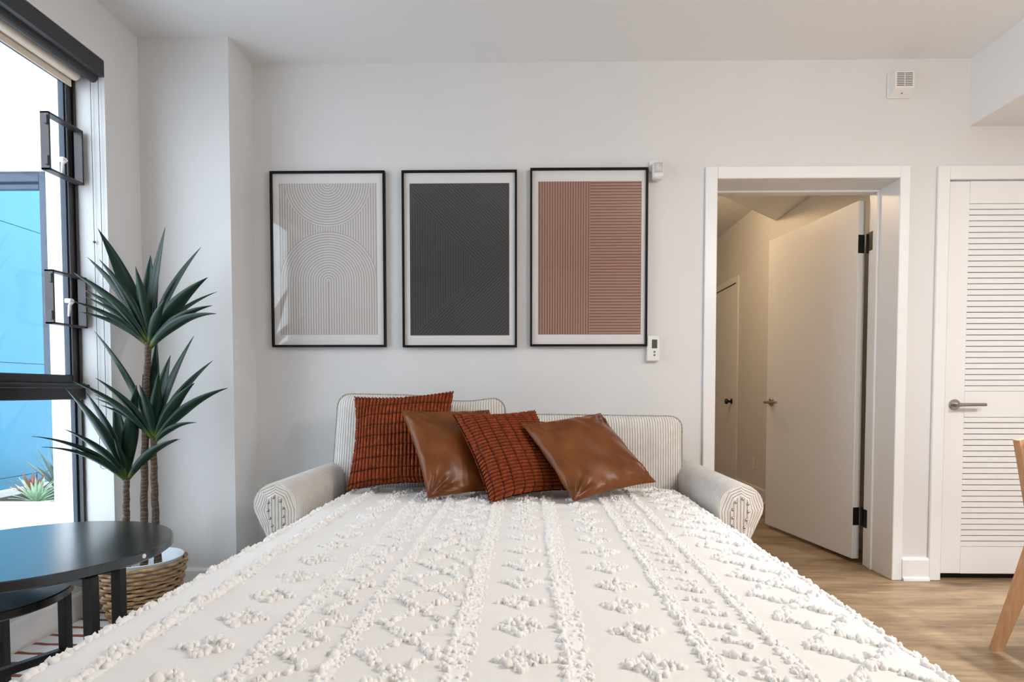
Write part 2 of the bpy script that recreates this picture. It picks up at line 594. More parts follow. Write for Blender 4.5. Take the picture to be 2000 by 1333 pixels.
WY0, WY1 = -0.456, -2.05      # window opening along y
WZ0, WZ1 = 0.28, 2.378
struct(boxes([
    ((-2.06, WY0, 0), (XL, 0, CZ)),
    ((-2.06, WY1, WZ1), (XL, WY0, CZ)),
    ((-2.06, WY1, 0), (-1.90, WY0, WZ0)),
    ((-2.06, YF, 0), (XL, WY1, CZ)),
]).build('wall_left', M['wall']), 'white left wall around the black window', 'wall')
struct(boxes([((XL, COLY, 0), (COLX, 0, CZ))]).build('wall_column', M['wall']), 'white boxed column in the corner behind the plant', 'column')
struct(boxes([((XR, YF, 0), (XR + .1, 0, CZ))]).build('wall_right', M['wall']), 'white right wall of the room outside the view', 'wall')
struct(boxes([((-2.06, YF - .1, 0), (XR + .1, YF, CZ))]).build('wall_front', M['wall']), 'white wall behind the camera', 'wall')
struct(boxes([((2.18, YF, 2.274), (XR, 0, CZ))]).build('ceiling_soffit', M['ceiling']), 'dropped white ceiling soffit above the louvred door', 'soffit')
# passage behind the doorway
struct(boxes([((HALLX, YT, 0), (HALLX + .1, 4.0, CZ))]).build('wall_hall_right', M['wall']), 'passage side wall with the closed plain door', 'wall')
struct(boxes([((0.60, YT, 0), (0.70, 4.0, CZ)), ((0.60, 4.0, 0), (HALLX + .1, 4.1, CZ))]).build('wall_hall_far', M['wall']), 'far walls of the passage behind the open door', 'wall')
struct(boxes([((HALLX + .1, 0.9, 0), (XR, 1.0, CZ))]).build('wall_closet', M['wall']), 'back wall of the closet behind the louvred door', 'wall')
g = Geo(); g.prism([(0.70, YT), (HALLX, YT), (HALLX, 1.91), (0.70, 0.62)], 'z', 2.358, CZ)
struct(g.build('ceiling_hall_soffit', M['ceiling']), 'dropped passage ceiling with a diagonal edge', 'soffit')

# baseboards
def baseboard(name, lo, hi, label, axis_out):
    g = Geo()
    h = 0.115
    if axis_out in ('-y', '+y'):
        y0 = lo[1]; sg = -1 if axis_out == '-y' else 1
        prof = [(y0, 0), (y0 + sg * .014, 0), (y0 + sg * .014, h - .012), (y0 + sg * .009, h), (y0, h)]
        g.prism(prof, 'x', lo[0], hi[0])
    else:
        x0 = lo[0]; sg = 1 if axis_out == '+x' else -1
        prof = [(x0, 0), (x0 + sg * .014, 0), (x0 + sg * .014, h - .012), (x0 + sg * .009, h), (x0, h)]
        g.prism(prof, 'y', lo[1], hi[1])
    return struct(g.build(name, M['trim']), label, 'baseboard')
baseboard('baseboard_column', (XL, COLY, 0), (COLX + .014, COLY, 0), 'white baseboard at the foot of the corner column', '-y')
baseboard('baseboard_column_side', (COLX, COLY, 0), (COLX, 0, 0), 'white baseboard on the short side of the column', '+x')
baseboard('baseboard_back', (COLX + .014, 0, 0), (D1L - .06, 0, 0), 'white baseboard behind the sofa bed', '-y')
baseboard('baseboard_back_right', (D1R + .052, 0, 0), (D2L - .06, 0, 0), 'short white baseboard between the two door casings', '-y')
g = Geo(); g.prism([(-.014, 0), (-.026, 0), (-.024, .012), (-.014, .018)], 'x', D1R + .054, D2L - .061)
struct(g.build('trim_shoe', M['trim']), 'small shoe moulding under the short baseboard between doors', 'trim')
baseboard('baseboard_left', (-1.90, WY1, 0), (-1.90, WY0, 0), 'white baseboard on the low wall below the window', '+x')
baseboard('baseboard_pier', (XL, WY0 + .002, 0), (XL, COLY, 0), 'white baseboard beside the window reveal', '+x')
baseboard('baseboard_hall', (HALLX, YT, 0), (HALLX, 2.72, 0), 'white baseboard in the passage', '-x')

# ---- doorway casing and jambs
def casing(name, label, xl, xr, zh, w_l, w_r, w_h, jamb=True):
    r = thing(name, ((xl + xr) / 2, 0, 0), kind='structure')
    r['label'] = label; r['category'] = 'door casing'
    t = .016
    boxes([((xl - w_l, -t, 0), (xl, 0, zh + w_h))], .003).build('casing_side', M['trim'], r)
    boxes([((xr, -t, 0), (xr + w_r, 0, zh + w_h))], .003).build('casing_side', M['trim'], r)
    boxes([((xl, -t, zh), (xr, 0, zh + w_h))], .003).build('casing_head', M['trim'], r)
    if jamb:
        boxes([((xl - .02, -.004, 0), (xl, YT + .05, zh + .02))], .002).build('jamb', M['trim'], r)
        boxes([((xr, -.004, 0), (xr + .02, YT + .05, zh + .02))], .002).build('jamb', M['trim'], r)
        boxes([((xl, -.004, zh), (xr, YT + .05, zh + .02))], .002).build('jamb_head', M['trim'], r)
        boxes([((xr - .012, .155, 0), (xr, .195, zh - .012))], .003).build('door_stop', M['trim'], r)
        boxes([((xl, .155, 0), (xl + .012, .195, zh - .012))], .003).build('door_stop', M['trim'], r)
        boxes([((xl, .155, zh - .012), (xr, .195, zh))], .003).build('door_stop', M['trim'], r)
    return r
casing('trim_1', 'white casing and deep jamb around the open doorway', D1L, D1R, DH, .060, .050, .060)
casing('trim_2', 'white casing around the louvred closet door', D2L - .002, D2R + .002, DH - .01, .058, .058, .068, False)

# ---- open door leaf
def rotz(g, pivot, ang):
    c, s_ = cos(ang), sin(ang)
    g.v = [(pivot[0] + (x - pivot[0]) * c - (y - pivot[1]) * s_, pivot[1] + (x - pivot[0]) * s_ + (y - pivot[1]) * c, z) for x, y, z in g.v]
    return g
hx, hy = 1.806, 0.292
ang = atan2(1.17 - hy, 1.668 - hx) - pi / 2
dl = struct(thing('door_1', (hx, hy, 0)), 'plain white flush door standing open into the passage', 'door')
LW, LT = 0.885, 0.042
def dbuild(g, name, mat, parent, **kw): return rotz(g, (hx, hy), ang).build(name, mat, parent, **kw)
dbuild(Geo().box((hx, hy, .022), (hx + LT, hy + LW, 2.008), .0025), 'door_leaf', M['door'], dl)
hd = dbuild(Geo().lathe([(.0, -.001), (.027, -.001), (.027, -.009), (.024, -.012), (.0, -.012)], (hx, hy + LW - .065, .885), 24, 'x'), 'lever_handle', M['steel'], dl, smooth=True)
g = Geo().tube([(hx - .010, hy + LW - .065, .885), (hx - .050, hy + LW - .065, .885)], .009, 12)
g.tube([(hx - .048, hy + LW - .055, .885), (hx - .048, hy + LW - .10, .885), (hx - .046, hy + LW - .19, .885)], [.0095, .009, .0075], 12)
dbuild(g, 'lever', M['steel'], hd, smooth=True)
for z in (1.77, .262):
    h = Geo()
    h.box((hx - .001, hy - .0035, z - .05), (hx + .036, hy - .0005, z + .05), .0012)
    hg = dbuild(h, 'hinge', M['dark_steel'], dl)
    k = Geo().tube([(hx + LT + .004, hy - .012, z - .052), (hx + LT + .004, hy - .012, z + .052)], .0065, 12)
    dbuild(k, 'hinge_knuckle', M['dark_steel'], hg, smooth=True)
    boxes([((D1R - .0025, .205, z - .05), (D1R - .0002, .249, z + .05))], .0008).build('hinge_plate', M['dark_steel'], hg)

# ---- passage door and its knob, outlet
d3 = struct(thing('door_3', (HALLX, 3.1, 0)), 'closed plain door with round knob far down the passage', 'door')
boxes([((HALLX - .016, 2.725, 0), (HALLX, 2.785, 2.08))], .003).build('casing_side', M['trim'], d3)
boxes([((HALLX - .016, 3.60, 0), (HALLX, 3.66, 2.08))], .003).build('casing_side', M['trim'], d3)
boxes([((HALLX - .016, 2.785, 2.02), (HALLX, 3.60, 2.08))], .003).build('casing_head', M['trim'], d3)
boxes([((HALLX - .004, 2.792, .012), (HALLX - .001, 3.594, 2.012))], .001).build('door_leaf', M['door'], d3)
boxes([((HALLX - .0035, 2.785, 0), (HALLX - .0005, 3.60, 2.02))]).build('gap_shade_sheet', M['void'], d3)  # dark sheet drawn as the shade round the leaf
kb = Geo().lathe([(0, -.004), (.028, -.004), (.028, -.010), (.013, -.016), (.012, -.036), (.024, -.044), (.029, -.056), (.024, -.068), (0, -.072)], (HALLX, 2.90, .86), 20, 'x').build('door_knob', M['dark_steel'], d3, smooth=True)
ol = thing('wall_outlet', (HALLX, 2.30, .315), 'small white wall outlet plate low on the passage wall', 'outlet')
boxes([((HALLX - .006, 2.262, .257), (HALLX - .0003, 2.338, .373))], .0025).build('cover_plate', M['plastic'], ol)
boxes([((HALLX - .008, 2.283, .282), (HALLX - .0055, 2.317, .348))], .001).build('socket_face', M['plastic'], ol)

# ---- louvred closet door
d2 = struct(thing('door_2', ((D2L + D2R) / 2, .012, 0)), 'white louvred closet door with steel lever beside the doorway', 'door')
x0, x1 = D2L + .004, D2R - .004
sw = .100
ya, yb = -.004, .031
LZ = [(.171, .831), (.960, 1.895)]
boxes([((x0, ya, .034), (x0 + sw, yb, 2.004))], .002).build('stile', M['door'], d2)
boxes([((x1 - sw, ya, .034), (x1, yb, 2.004))], .002).build('stile', M['door'], d2)
boxes([((x0 + sw, ya, .034), (x1 - sw, yb, LZ[0][0]))]).build('bottom_rail', M['door'], d2)
boxes([((x0 + sw, ya, LZ[0][1]), (x1 - sw, yb, LZ[1][0]))]).build('lock_rail', M['door'], d2)
boxes([((x0 + sw, ya, LZ[1][1]), (x1 - sw, yb, 2.004))]).build('top_rail', M['door'], d2)
first = None
for (za, zb), n in zip(LZ, (23, 33)):
    p = (zb - za) / n
    for i in range(n):
        zc = za + (i + .5) * p
        if first is None:
            g = Geo()
            hh = p * .70
            # slat: thin slanted board, lower edge towards the room
            prof = [(ya + .003, zc - hh), (ya + .006, zc - hh - .0015), (yb - .004, zc + hh * .55), (yb - .007, zc + hh * .62)]
            prof = [(ya + .0015, zc - .0122), (ya + .0045, zc - .0135), (yb - .004, zc + .0128), (yb - .010, zc + .0148), (ya + .0015, zc + .0118)]
            g.prism(prof, 'x', x0 + sw, x1 - sw)
            first = g.build('slat', M['door'], d2, loc=((x0 + x1) / 2, .012, zc))
        else:
            c = first.copy(); COL.objects.link(c); c.parent = d2
            c.location = Vector(((x0 + x1) / 2, .012, zc)) - Vector(d2.location)
boxes([((D2L, .036, 0), (D2R, .040, DH - .01))]).build('gap_shade_sheet', M['void'], d2)  # dark sheet standing in for the shade behind the slats
lh = Geo().lathe([(0, 0), (.027, 0), (.027, -.007), (.024, -.010), (0, -.010)], (2.138, ya, .893), 28, 'y').build('lever_handle', M['steel'], d2, smooth=True)
g = Geo().tube([(2.138, ya - .008, .893), (2.138, ya - .050, .893)], .010, 14)
g.tube([(2.126, ya - .048, .893), (2.20, ya - .048, .894), (2.262, ya - .046, .894)], [.009, .0085, .008], 14)
g.build('lever', M['steel'], lh, smooth=True)

# ---- rug
rug = tag(boxes([((-1.872, -2.9, 0.0), (-1.005, -.27, .009))], .003).build('area_rug', M['rug'], loc=(-1.44, -1.58, 0)), 'white area rug with thin rust stripes under the tables', 'rug')

# ------------------------------------------------------------------ window
XI, XO = -1.950, -2.000
w1 = struct(thing('window_1', (XI, -1.25, WZ0)), 'black framed window with a transom beside the plant', 'window')
def wb(name, lo, hi, mat='black_metal', bev=.003, parent=None): return boxes([(lo, hi)], bev).build(name, M[mat], parent or w1)
wb('frame_head', (XO, WY1, 2.315), (XI, WY0, WZ1))
wb('frame_sill', (XO, WY1, WZ0), (XI, WY0, WZ0 + .05))
wb('frame_jamb', (XO, WY0 - .012, WZ0), (XI, WY0, WZ1))
wb('frame_jamb', (XO, WY1, WZ0), (XI, WY1 + .04, WZ1))
wb('transom', (XO - .005, WY1 + .04, .925), (XI + .012, WY0, .995))
wb('transom_ledge', (XI - .01, WY1 + .04, .972), (XI + .03, WY0, .990))
wb('mullion', (XO, -1.27, WZ0 + .05), (XI, -1.22, 2.315))
# upper casement sash, stepped profile
for (ya_, yb_) in ((-1.22, WY0 - .012), (WY1 + .04, -1.27)):
    s_ = thing('sash', (XI, (ya_ + yb_) / 2, 1.65)); s_.location = Vector(s_.location) - Vector(w1.location); s_.parent = w1
    for nm, lo, hi in (('sash_stile', (XO + .002, yb_ - .027, .995), (XI - .010, yb_, 2.315)), ('sash_stile', (XO + .004, ya_, .995), (XI - .014, ya_ + .052, 2.315)),
                       ('sash_rail', (XO + .004, ya_ + .052, 2.275), (XI - .014, yb_ - .027, 2.315)), ('sash_rail', (XO + .004, ya_ + .052, .995), (XI - .014, yb_ - .027, 1.030))):
        wb(nm, lo, hi, parent=s_)
    wb('glazing_bead', (XO + .006, yb_ - .033, 1.03), (XO + .03, yb_ - .027, 2.275), 'blue_frame', .001, s_)
    boxes([((XO + .014, ya_ + .052, 1.030), (XO + .018, yb_ - .027, 2.275))]).build('pane', M['glass'], s_)
    boxes([((XO + .014, ya_, WZ0 + .05), (XO + .018, yb_, .925))]).build('lower_pane', M['glass'], s_)
    wb('lower_stop', (XO + .006, yb_ - .008, WZ0 + .05), (XO + .026, yb_, .925), 'blue_frame', .001, s_)
# bar guards with clips and latch levers
for (zb_, zt_, ly, lz) in ((1.845, 2.075, -.562, 1.900), (1.232, 1.450, -.545, 1.320)):
    gd = thing('latch_guard', (-1.93, -.56, (zb_ + zt_) / 2)); gd.location = Vector(gd.location) - Vector(w1.location); gd.parent = w1
    ya_, yb_ = -.652, -.470
    xa_, xb_ = -1.948, -1.912
    wb('guard_bar', (xa_, ya_, zt_ - .008), (xb_, yb_, zt_), 'bronze_bar', .001, gd)
    wb('guard_bar', (xa_, ya_, zb_), (xb_, yb_, zb_ + .008), 'bronze_bar', .001, gd)
    wb('guard_bar', (xa_, yb_ - .008, zb_), (xb_, yb_, zt_), 'bronze_bar', .001, gd)
    wb('guard_bar', (xa_, ya_, zb_), (xb_, ya_ + .008, zt_), 'bronze_bar', .001, gd)
    for zz in (zb_ + .035, zt_ - .035):
        wb('clip', (xb_ - .012, ya_ - .012, zz - .018), (xb_ + .003, ya_ + .001, zz + .018), 'black_metal', .002, gd)
    g = Geo().tube([(-1.936, ly, lz - .045), (-1.930, ly - .002, lz), (-1.926, ly + .012, lz + .022)], [.004, .0055, .008], 8)
    g.box((-1.952, ly - .004, lz + .012), (-1.924, ly + .018, lz + .030), .003)
    g.build('latch_lever', M['latch'], gd, smooth=True)

# roller blind in the head of the opening
rb = thing('roller_blind', (-1.865, -1.25, 2.31), 'cream roller blind rolled up in a charcoal cassette over the window', 'blind')
g = Geo()
prof = [(-1.915, 2.372), (-1.823, 2.372), (-1.823, 2.306)]
for k in range(7):
    a = pi * .0 - k * pi / 6 * .95
    prof.append((-1.872 + .022 * cos(a), 2.306 - .026 * sin(-a) if False else 2.306 + .022 * sin(a)))
prof += [(-1.915, 2.306)]
g.prism([(p[0], p[1]) for p in prof], 'y', WY1 + .002, WY0 - .002)
g.build('cassette', M['valance'], rb)
g = Geo().lathe([(.0, 0), (.024, 0), (.024, 1.53), (.0, 1.53)], (-1.925, WY1 + .03, 2.300), 24, 'y'); g.build('fabric_roll', M['shade_fabric'], rb, smooth=True)
boxes([((-1.948, WY1 + .03, 2.262), (-1.945, WY0 - .03, 2.312))]).build('fabric', M['shade_fabric'], rb)
boxes([((-1.950, WY1 + .03, 2.252), (-1.943, WY0 - .03, 2.266))], .002).build('hem_bar', M['shade_fabric'], rb)
g = Geo()
pth = [(-1.880, WY0 - .008, 2.31), (-1.878, WY0 - .008, .66)]
for k in range(9):
    a = pi + pi * k / 8
    pth.append((-1.863 + .0155 * cos(a), WY0 - .008, .64 + .02 * sin(a)))
pth += [(-1.846, WY0 - .008, .66), (-1.846, WY0 - .008, 2.31)]
g.tube(pth, .0011, 6)
for z in range(0, 118):
    zz = .66 + z * .0140
    g.lathe([(0, -.0016), (.0018, 0), (0, .0016)], (-1.846, WY0 - .008, zz), 5)
g.lathe([(0, -.006), (.005, -.003), (.005, .003), (0, .006)], (-1.8795, WY0 - .008, 1.605), 10)
g.build('bead_chain', M['chain'], rb)

# ------------------------------------------------------------------ outside the window
EY = 1.0
ext = tag(boxes([((-3.29, EY, -.2), (-2.06, EY + .2, 5.0)), ((-7.0, EY, 2.46), (-3.29, EY + .2, 5.0))]).build('neighbour_facade', M['stucco'], loc=(-3.0, EY, -.2)),
          'white stucco facade wing outside the window', 'building')
boxes([((-3.285, EY - .003, 1.030), (-2.07, EY + .001, 1.036))]).build('stucco_joint', M['blue_frame'], ext)
bw = thing('blue_wall', (-4.35, 2.6, -.2), 'bright blue painted wall seen beyond the opening outside', 'wall')
for i, (za, zb) in enumerate(((-.2, .245), (.25, 1.195), (1.20, 2.345), (2.35, 3.4))):
    boxes([((-4.40, 1.21, za), (-4.30, 5.0, zb))], .001).build('wall_panel', M['blue_wall'], bw)
boxes([((-4.41, 1.21, -.2), (-4.315, 5.0, 3.4))]).build('wall_core', M['blue_frame'], bw)
nf = thing('neighbour_window_frame', (-3.4, EY, 1.03), 'navy frame lining the opening in the white facade outside', 'window frame')
boxes([((-3.355, EY + .02, 1.03), (-3.291, EY + .09, 2.459))], .004).build('frame_side', M['blue_frame'], nf)
boxes([((-6.0, EY + .02, 2.395), (-3.355, EY + .09, 2.459))], .004).build('frame_head', M['blue_frame'], nf)
boxes([((-6.0, EY + .04, 2.350), (-3.37, EY + .08, 2.385))], .004).build('frame_inner_head', M['blue_frame'], nf)
pl = thing('garden_planter', (-3.7, 1.6, -.2), 'white planter with succulents beyond the opening outside', 'planter')
boxes([((-4.295, 1.22, -.2), (-3.00, 1.25, .150)), ((-4.295, 2.2, -.2), (-3.00, 2.23, .155)), ((-3.03, 1.25, -.2), (-3.00, 2.2, .15)), ((-4.295, 1.25, -.2), (-4.27, 2.2, .155))], .006).build('planter_box', M['planter'], pl)
boxes([((-4.27, 1.25, .06), (-3.03, 2.2, .10))]).build('soil', M['soil'], pl)
def rosette(name, c, n, L, w, mat, lean, label, seed):
    rnd = random.Random(seed)
    g = Geo()
    for i in range(n):
        a = i * 2.4 + rnd.uniform(-.2, .2)
        el = lean + (1.35 - lean) * (i / n) + rnd.uniform(-.1, .1)
        l = L * rnd.uniform(.7, 1.05)
        d = Vector((cos(a) * cos(el), sin(a) * cos(el), sin(el))); sd = Vector((-sin(a), cos(a), 0))
        vs = []; fs = []
        for k in range(6):
            t = k / 5
            p = Vector(c) + d * l * t + Vector((0, 0, -.25 * l * t * t * cos(el)))
            ww = w * (1 - t) ** .8 * (.6 + t)
            vs += [p - sd * ww, p + Vector((0, 0, -ww * .3)), p + sd * ww]
        for k in range(5):
            for q in range(2): fs.append([k * 3 + q, k * 3 + q + 1, k * 3 + q + 4, k * 3 + q + 3])
        g.add(vs, fs)
    o = g.build(name, M[mat], loc=c, smooth='all')
    m = o.modifiers.new('thick', 'SOLIDIFY'); m.thickness = .003
    return tag(o, label, 'plant')
rosette('succulent', (-3.80, 1.45, .10), 36, .25, .017, 'pale_leaf', .25, 'pale green spiky succulent in the planter outside', 1)
rosette('succulent', (-3.92, 1.85, .10), 26, .50, .026, 'grey_leaf', .85, 'tall grey green upright succulent behind the pale one outside', 2)
rosette('succulent', (-4.06, 1.72, .10), 16, .26, .022, 'red_leaf', .5, 'small rust red succulent beside the tall green one outside', 3)
struct(boxes([((-9, -9, -.32), (-2.06, 9, -.2))]).build('ground_outside', M['planter']), 'pale paving outside the window', 'ground')

# ------------------------------------------------------------------ wall devices
al = thing('alarm_sounder', (1.826, 0, 2.41), 'white square fire alarm sounder high on the rear wall', 'alarm')
g = Geo(); g.box((1.770, -.010, 2.410), (1.884, -.0003, 2.530), .003); g.build('back_plate', M['plastic'], al)
g = Geo()
a0, a1 = [(1.774, 2.414), (1.880, 2.414), (1.880, 2.526), (1.774, 2.526)], [(1.782, 2.438), (1.874, 2.438), (1.874, 2.520), (1.782, 2.520)]
vs = [(x, -.010, z) for x, z in a0] + [(x, -.050, z) for x, z in a1]
g.add(vs, [[0, 1, 5, 4], [1, 2, 6, 5], [2, 3, 7, 6], [3, 0, 4, 7], [4, 5, 6, 7], [3, 2, 1, 0]]); hs = g.build('housing', M['plastic'], al)
for k in range(8):
    zz = 2.450 + k * .0083
    boxes([((1.790, -.0508, zz), (1.866, -.0495, zz + .0042))]).build('grille_slot', M['plastic_grey'], hs)
boxes([((1.825, -.053, 2.446), (1.829, -.0500, 2.514))], .0005).build('grille_rib', M['plastic'], hs)
boxes([((1.824, -.031, 2.4225), (1.832, -.022, 2.4265))], .001).build('lock_tab', M['plastic_grey'], hs)

ms = thing('motion_sensor', (.632, 0, 2.01), 'white wall motion sensor above the terracotta picture corner', 'sensor')
boxes([((.598, -.008, 2.058), (.664, -.0003, 2.116))], .002).build('wall_plate', M['plastic'], ms)
boxes([((.622, -.026, 2.084), (.644, -.006, 2.100))], .003).build('swivel_mount', M['plastic'], ms)
boxes([((.607, -.062, 2.008), (.659, -.020, 2.092))], .009).build('sensor_body', M['plastic'], ms)
g = Geo(); g.grid(lambda u, v: (.612 + .042 * u, -.0605 - .009 * sin(pi * u), 2.036 + .046 * v), 10, 2); g.build('sensor_lens', M['lens'], ms, smooth='all').modifiers.new('t', 'SOLIDIFY').thickness = .002

th = thing('thermostat', (.622, 0, 1.11), 'white thermostat with grey screen below the terracotta picture corner', 'thermostat')
boxes([((.591, -.028, 1.112), (.654, -.0003, 1.240))], .004).build('thermostat_body', M['plastic'], th)
boxes([((.614, -.0292, 1.176), (.641, -.0276, 1.220))], .001).build('screen', M['lcd'], th)
for z in (1.158, 1.142):
    Geo().lathe([(0, 0), (.0055, 0), (.0045, -.0025), (0, -.003)], (.6275, -.0278, z), 12, 'y').build('button', M['plastic_grey'], th)

# ------------------------------------------------------------------ pictures
def picture(x0, x1, z0, z1, px0_, px1_, pz0, pz1, mat, label, ox, oz):
    cx = (x0 + x1) / 2
    r = thing('framed_print', (cx, 0, z0), label, 'picture', 'framed ribbed line prints above the sofa bed')
    fw, dp = .0105, .026
    yb = -.003
    g = Geo()
    fr = [((x0, yb - dp, z0), (x0 + fw, yb, z1)), ((x1 - fw, yb - dp, z0), (x1, yb, z1)), ((x0 + fw, yb - dp, z1 - fw), (x1 - fw, yb, z1)), ((x0 + fw, yb - dp, z0), (x1 - fw, yb, z0 + fw))]
    for lo, hi in fr: boxes([(lo, hi)], .0012).build('frame_bar', M['frame'], r)
    boxes([((x0 + fw, yb - .012, z0 + fw), (x1 - fw, yb, z1 - fw))]).build('paper_mat', M['paper'], r)
    boxes([((px0_, yb - .0128, pz0), (px1_, yb - .0115, pz1))]).build('print', mat, r, loc=(ox, yb - .012, oz))
    boxes([((x0 + fw, yb - .0205, z0 + fw), (x1 - fw, yb - .0190, z1 - fw))]).build('glazing', M['picture_glass'], r)
    return r
picture(-1.306, -.726, 1.185, 2.066, -1.264, -.770, 1.247, 2.007, M['print_arches'], 'black framed print of cream arches and half circle, leftmost of three', -1.017, 1.627)
picture(-.641, -.063, 1.183, 2.066, -.603, -.102, 1.243, 2.004, M['print_diagonals'], 'black framed dark charcoal print of diagonal lines, middle of three', -.3525, 1.6235)
picture(.003, .591, 1.187, 2.074, .043, .560, 1.247, 2.010, M['print_terracotta'], 'black framed terracotta print of straight stripes, beside the thermostat', .302, 1.6285)

# ------------------------------------------------------------------ sofa
SC = -.081                # centre line of the sofa
YA0, YA1 = -.90, -.10     # arm front, arm rear
sofa = thing('sleeper_sofa', (SC, -.5, 0), 'cream striped sleeper sofa with rolled nailhead arms, pulled out as a bed', 'sofa')
for x in (-.92, .76):
    for y in (-.84, -.14):
        Geo().lathe([(.022, 0), (.030, .06)], (x, y, 0.0), 14).build('foot', M['table_leg'], sofa, smooth=True)
def ubox(lo, hi, bev, uax):
    g = Geo().box(lo, hi, bev)
    g.uv = [[(g.v[i][uax], g.v[i][2]) for i in f] for f in g.f]
    return g
ubox((SC - .76, -.88, .06), (SC + .76, -.06, .28), .01, 0).build('seat_base', M['ticking'], sofa)
ubox((SC - .80, -.20, .28), (SC + .80, -.06, .78), .02, 0).build('back_frame', M['ticking'], sofa)

def arm(sgn):
    # profile around the arm in local coordinates: a = offset from the sofa centre, outward positive
    cxr, czr, r = .838, .548, .080
    prof = [(.762, .06), (.762, .40), (.760, .50)]
    n = 16
    for k in range(n + 1):
        a = pi - (pi * 1.18) * k / n
        prof.append((cxr + r * cos(a), czr + r * sin(a)))
    prof += [(.885, .458), (.872, .430), (.868, .40), (.868, .06)]
    X = lambda a: SC + sgn * a
    ys = [YA0 + .0, YA0 + .012, YA0 + .05, -.7, -.5, -.3, YA1]
    sc_ = [.985, 1.0, 1.0, 1.0, 1.0, 1.0, 1.0]
    vs = []; fs = []; us = []
    N = len(prof)
    for y, s_ in zip(ys, sc_):
        for (a, z) in prof:
            aa = cxr + (a - cxr) * s_; zz = czr + (z - czr) * (s_ if z > .45 else 1)
            vs.append((X(aa), y, zz))
    for i in range(len(ys) - 1):
        for k in range(N):
            k2 = (k + 1) % N
            f = [i * N + k, i * N + k2, (i + 1) * N + k2, (i + 1) * N + k]
            fs.append(f); us.append([(vs[q][1], vs[q][2]) for q in f])
    fs.append([(len(ys) - 1) * N + k for k in range(N)]); us.append([(vs[q][0], vs[q][2]) for q in fs[-1]])
    fs.append([k for k in range(N)]); us.append([(.0032, vs[q][2]) for q in fs[-1]])
    g = Geo(); g.add(vs, fs, us)
    am = g.build('arm', M['ticking'], sofa, smooth=True)
    # pleated scroll face: flat facets between the rim and the nail panel
    oct_ = [(.764, .42), (.764, .515), (.790, .600), (.838, .624), (.893, .596), (.914, .540), (.884, .475), (.867, .42)]
    inn = [(.792, .42), (.795, .530), (.812, .578), (.834, .588), (.858, .574), (.868, .535), (.860, .490), (.846, .42)]
    inn = [(.796, .42), (.795, .530), (.810, .575), (.834, .588), (.858, .572), (.866, .532), (.852, .480), (.844, .42)]
    oct_ = [(.7645, .42), (.760, .535), (.787, .603), (.838, .6255), (.892, .603), (.914, .545), (.886, .470), (.867, .42)]
    g = Geo()
    for i in range(len(oct_) - 1):
        a, b, c, d = oct_[i], oct_[i + 1], inn[i + 1], inn[i]
        ca = ((a[0] + b[0]) / 2 - (c[0] + d[0]) / 2, (a[1] + b[1]) / 2 - (c[1] + d[1]) / 2)
        wid = hypot(*ca)
        g.add([(X(a[0]), YA0 - .001, a[1]), (X(b[0]), YA0 - .001, b[1]), (X(c[0]), YA0 - .010, c[1]), (X(d[0]), YA0 - .010, d[1]),
               (X(a[0]), YA0 + .01, a[1]), (X(b[0]), YA0 + .01, b[1])],
              [[0, 1, 2, 3], [0, 1, 5, 4]], [[(wid * 1.3, 0), (wid * 1.3, .1), (0, .1), (0, 0)], [(wid * 1.3, 0), (wid * 1.3, .1), (wid * 1.3 + .01, .1), (wid * 1.3 + .01, 0)]])
    g.add([(X(p[0]), YA0 - .0005, p[1]) for p in [(.7645, .06), (.867, .06), (.867, .42), (.7645, .42)]], [[0, 1, 2, 3]], [[(X(.7645), 0), (X(.867), 0), (X(.867), .3), (X(.7645), .3)]])
    g.build('scroll_face', M['ticking'], am)
    g = Geo()
    poly = [(p[0], p[1]) for p in inn] + [(.846, .20), (.796, .20)]
    vs = [(X(a), YA0 - .0125, z) for a, z in poly]
    n = len(poly)
    back = [(X(a), YA0 - .001, z) for a, z in poly]
    fs = [list(range(n))] + [[i, (i + 1) % n, n + (i + 1) % n, n + i] for i in range(n)]
    allv = vs + back
    g.add(allv, fs, [[(allv[q][0] + .004, allv[q][2]) for q in f] for f in fs])
    g.build('nail_panel', M['ticking'], am)
    spots = [(.838, .578), (.814, .566), (.857, .560), (.803, .540), (.803, .510), (.803, .482), (.803, .455), (.858, .532), (.852, .503), (.845, .476), (.842, .450)]
    for a, z in spots:
        Geo().lathe([(.0055, 0), (.0045, -.003), (.0025, -.0045), (0, -.005)], (X(a), YA0 - .0122, z), 10, 'y').build('nail', M['nail'], am, smooth='all')
arm(-1); arm(1)

def rr(u, v, a, b, rc):
    d = max(abs(u), abs(v))
    if d < 1e-6: return 0.0, 0.0, 0.0
    sx, sz = a * u / d, b * v / d
    cx = max(-(a - rc), min(a - rc, sx)); cz = max(-(b - rc), min(b - rc, sz))
    dx, dz = sx - cx, sz - cz
    if abs(dx) > 1e-9 and abs(dz) > 1e-9:
        l = hypot(dx, dz); sx, sz = cx + rc * dx / l, cz + rc * dz / l
    return d * sx, d * sz, d

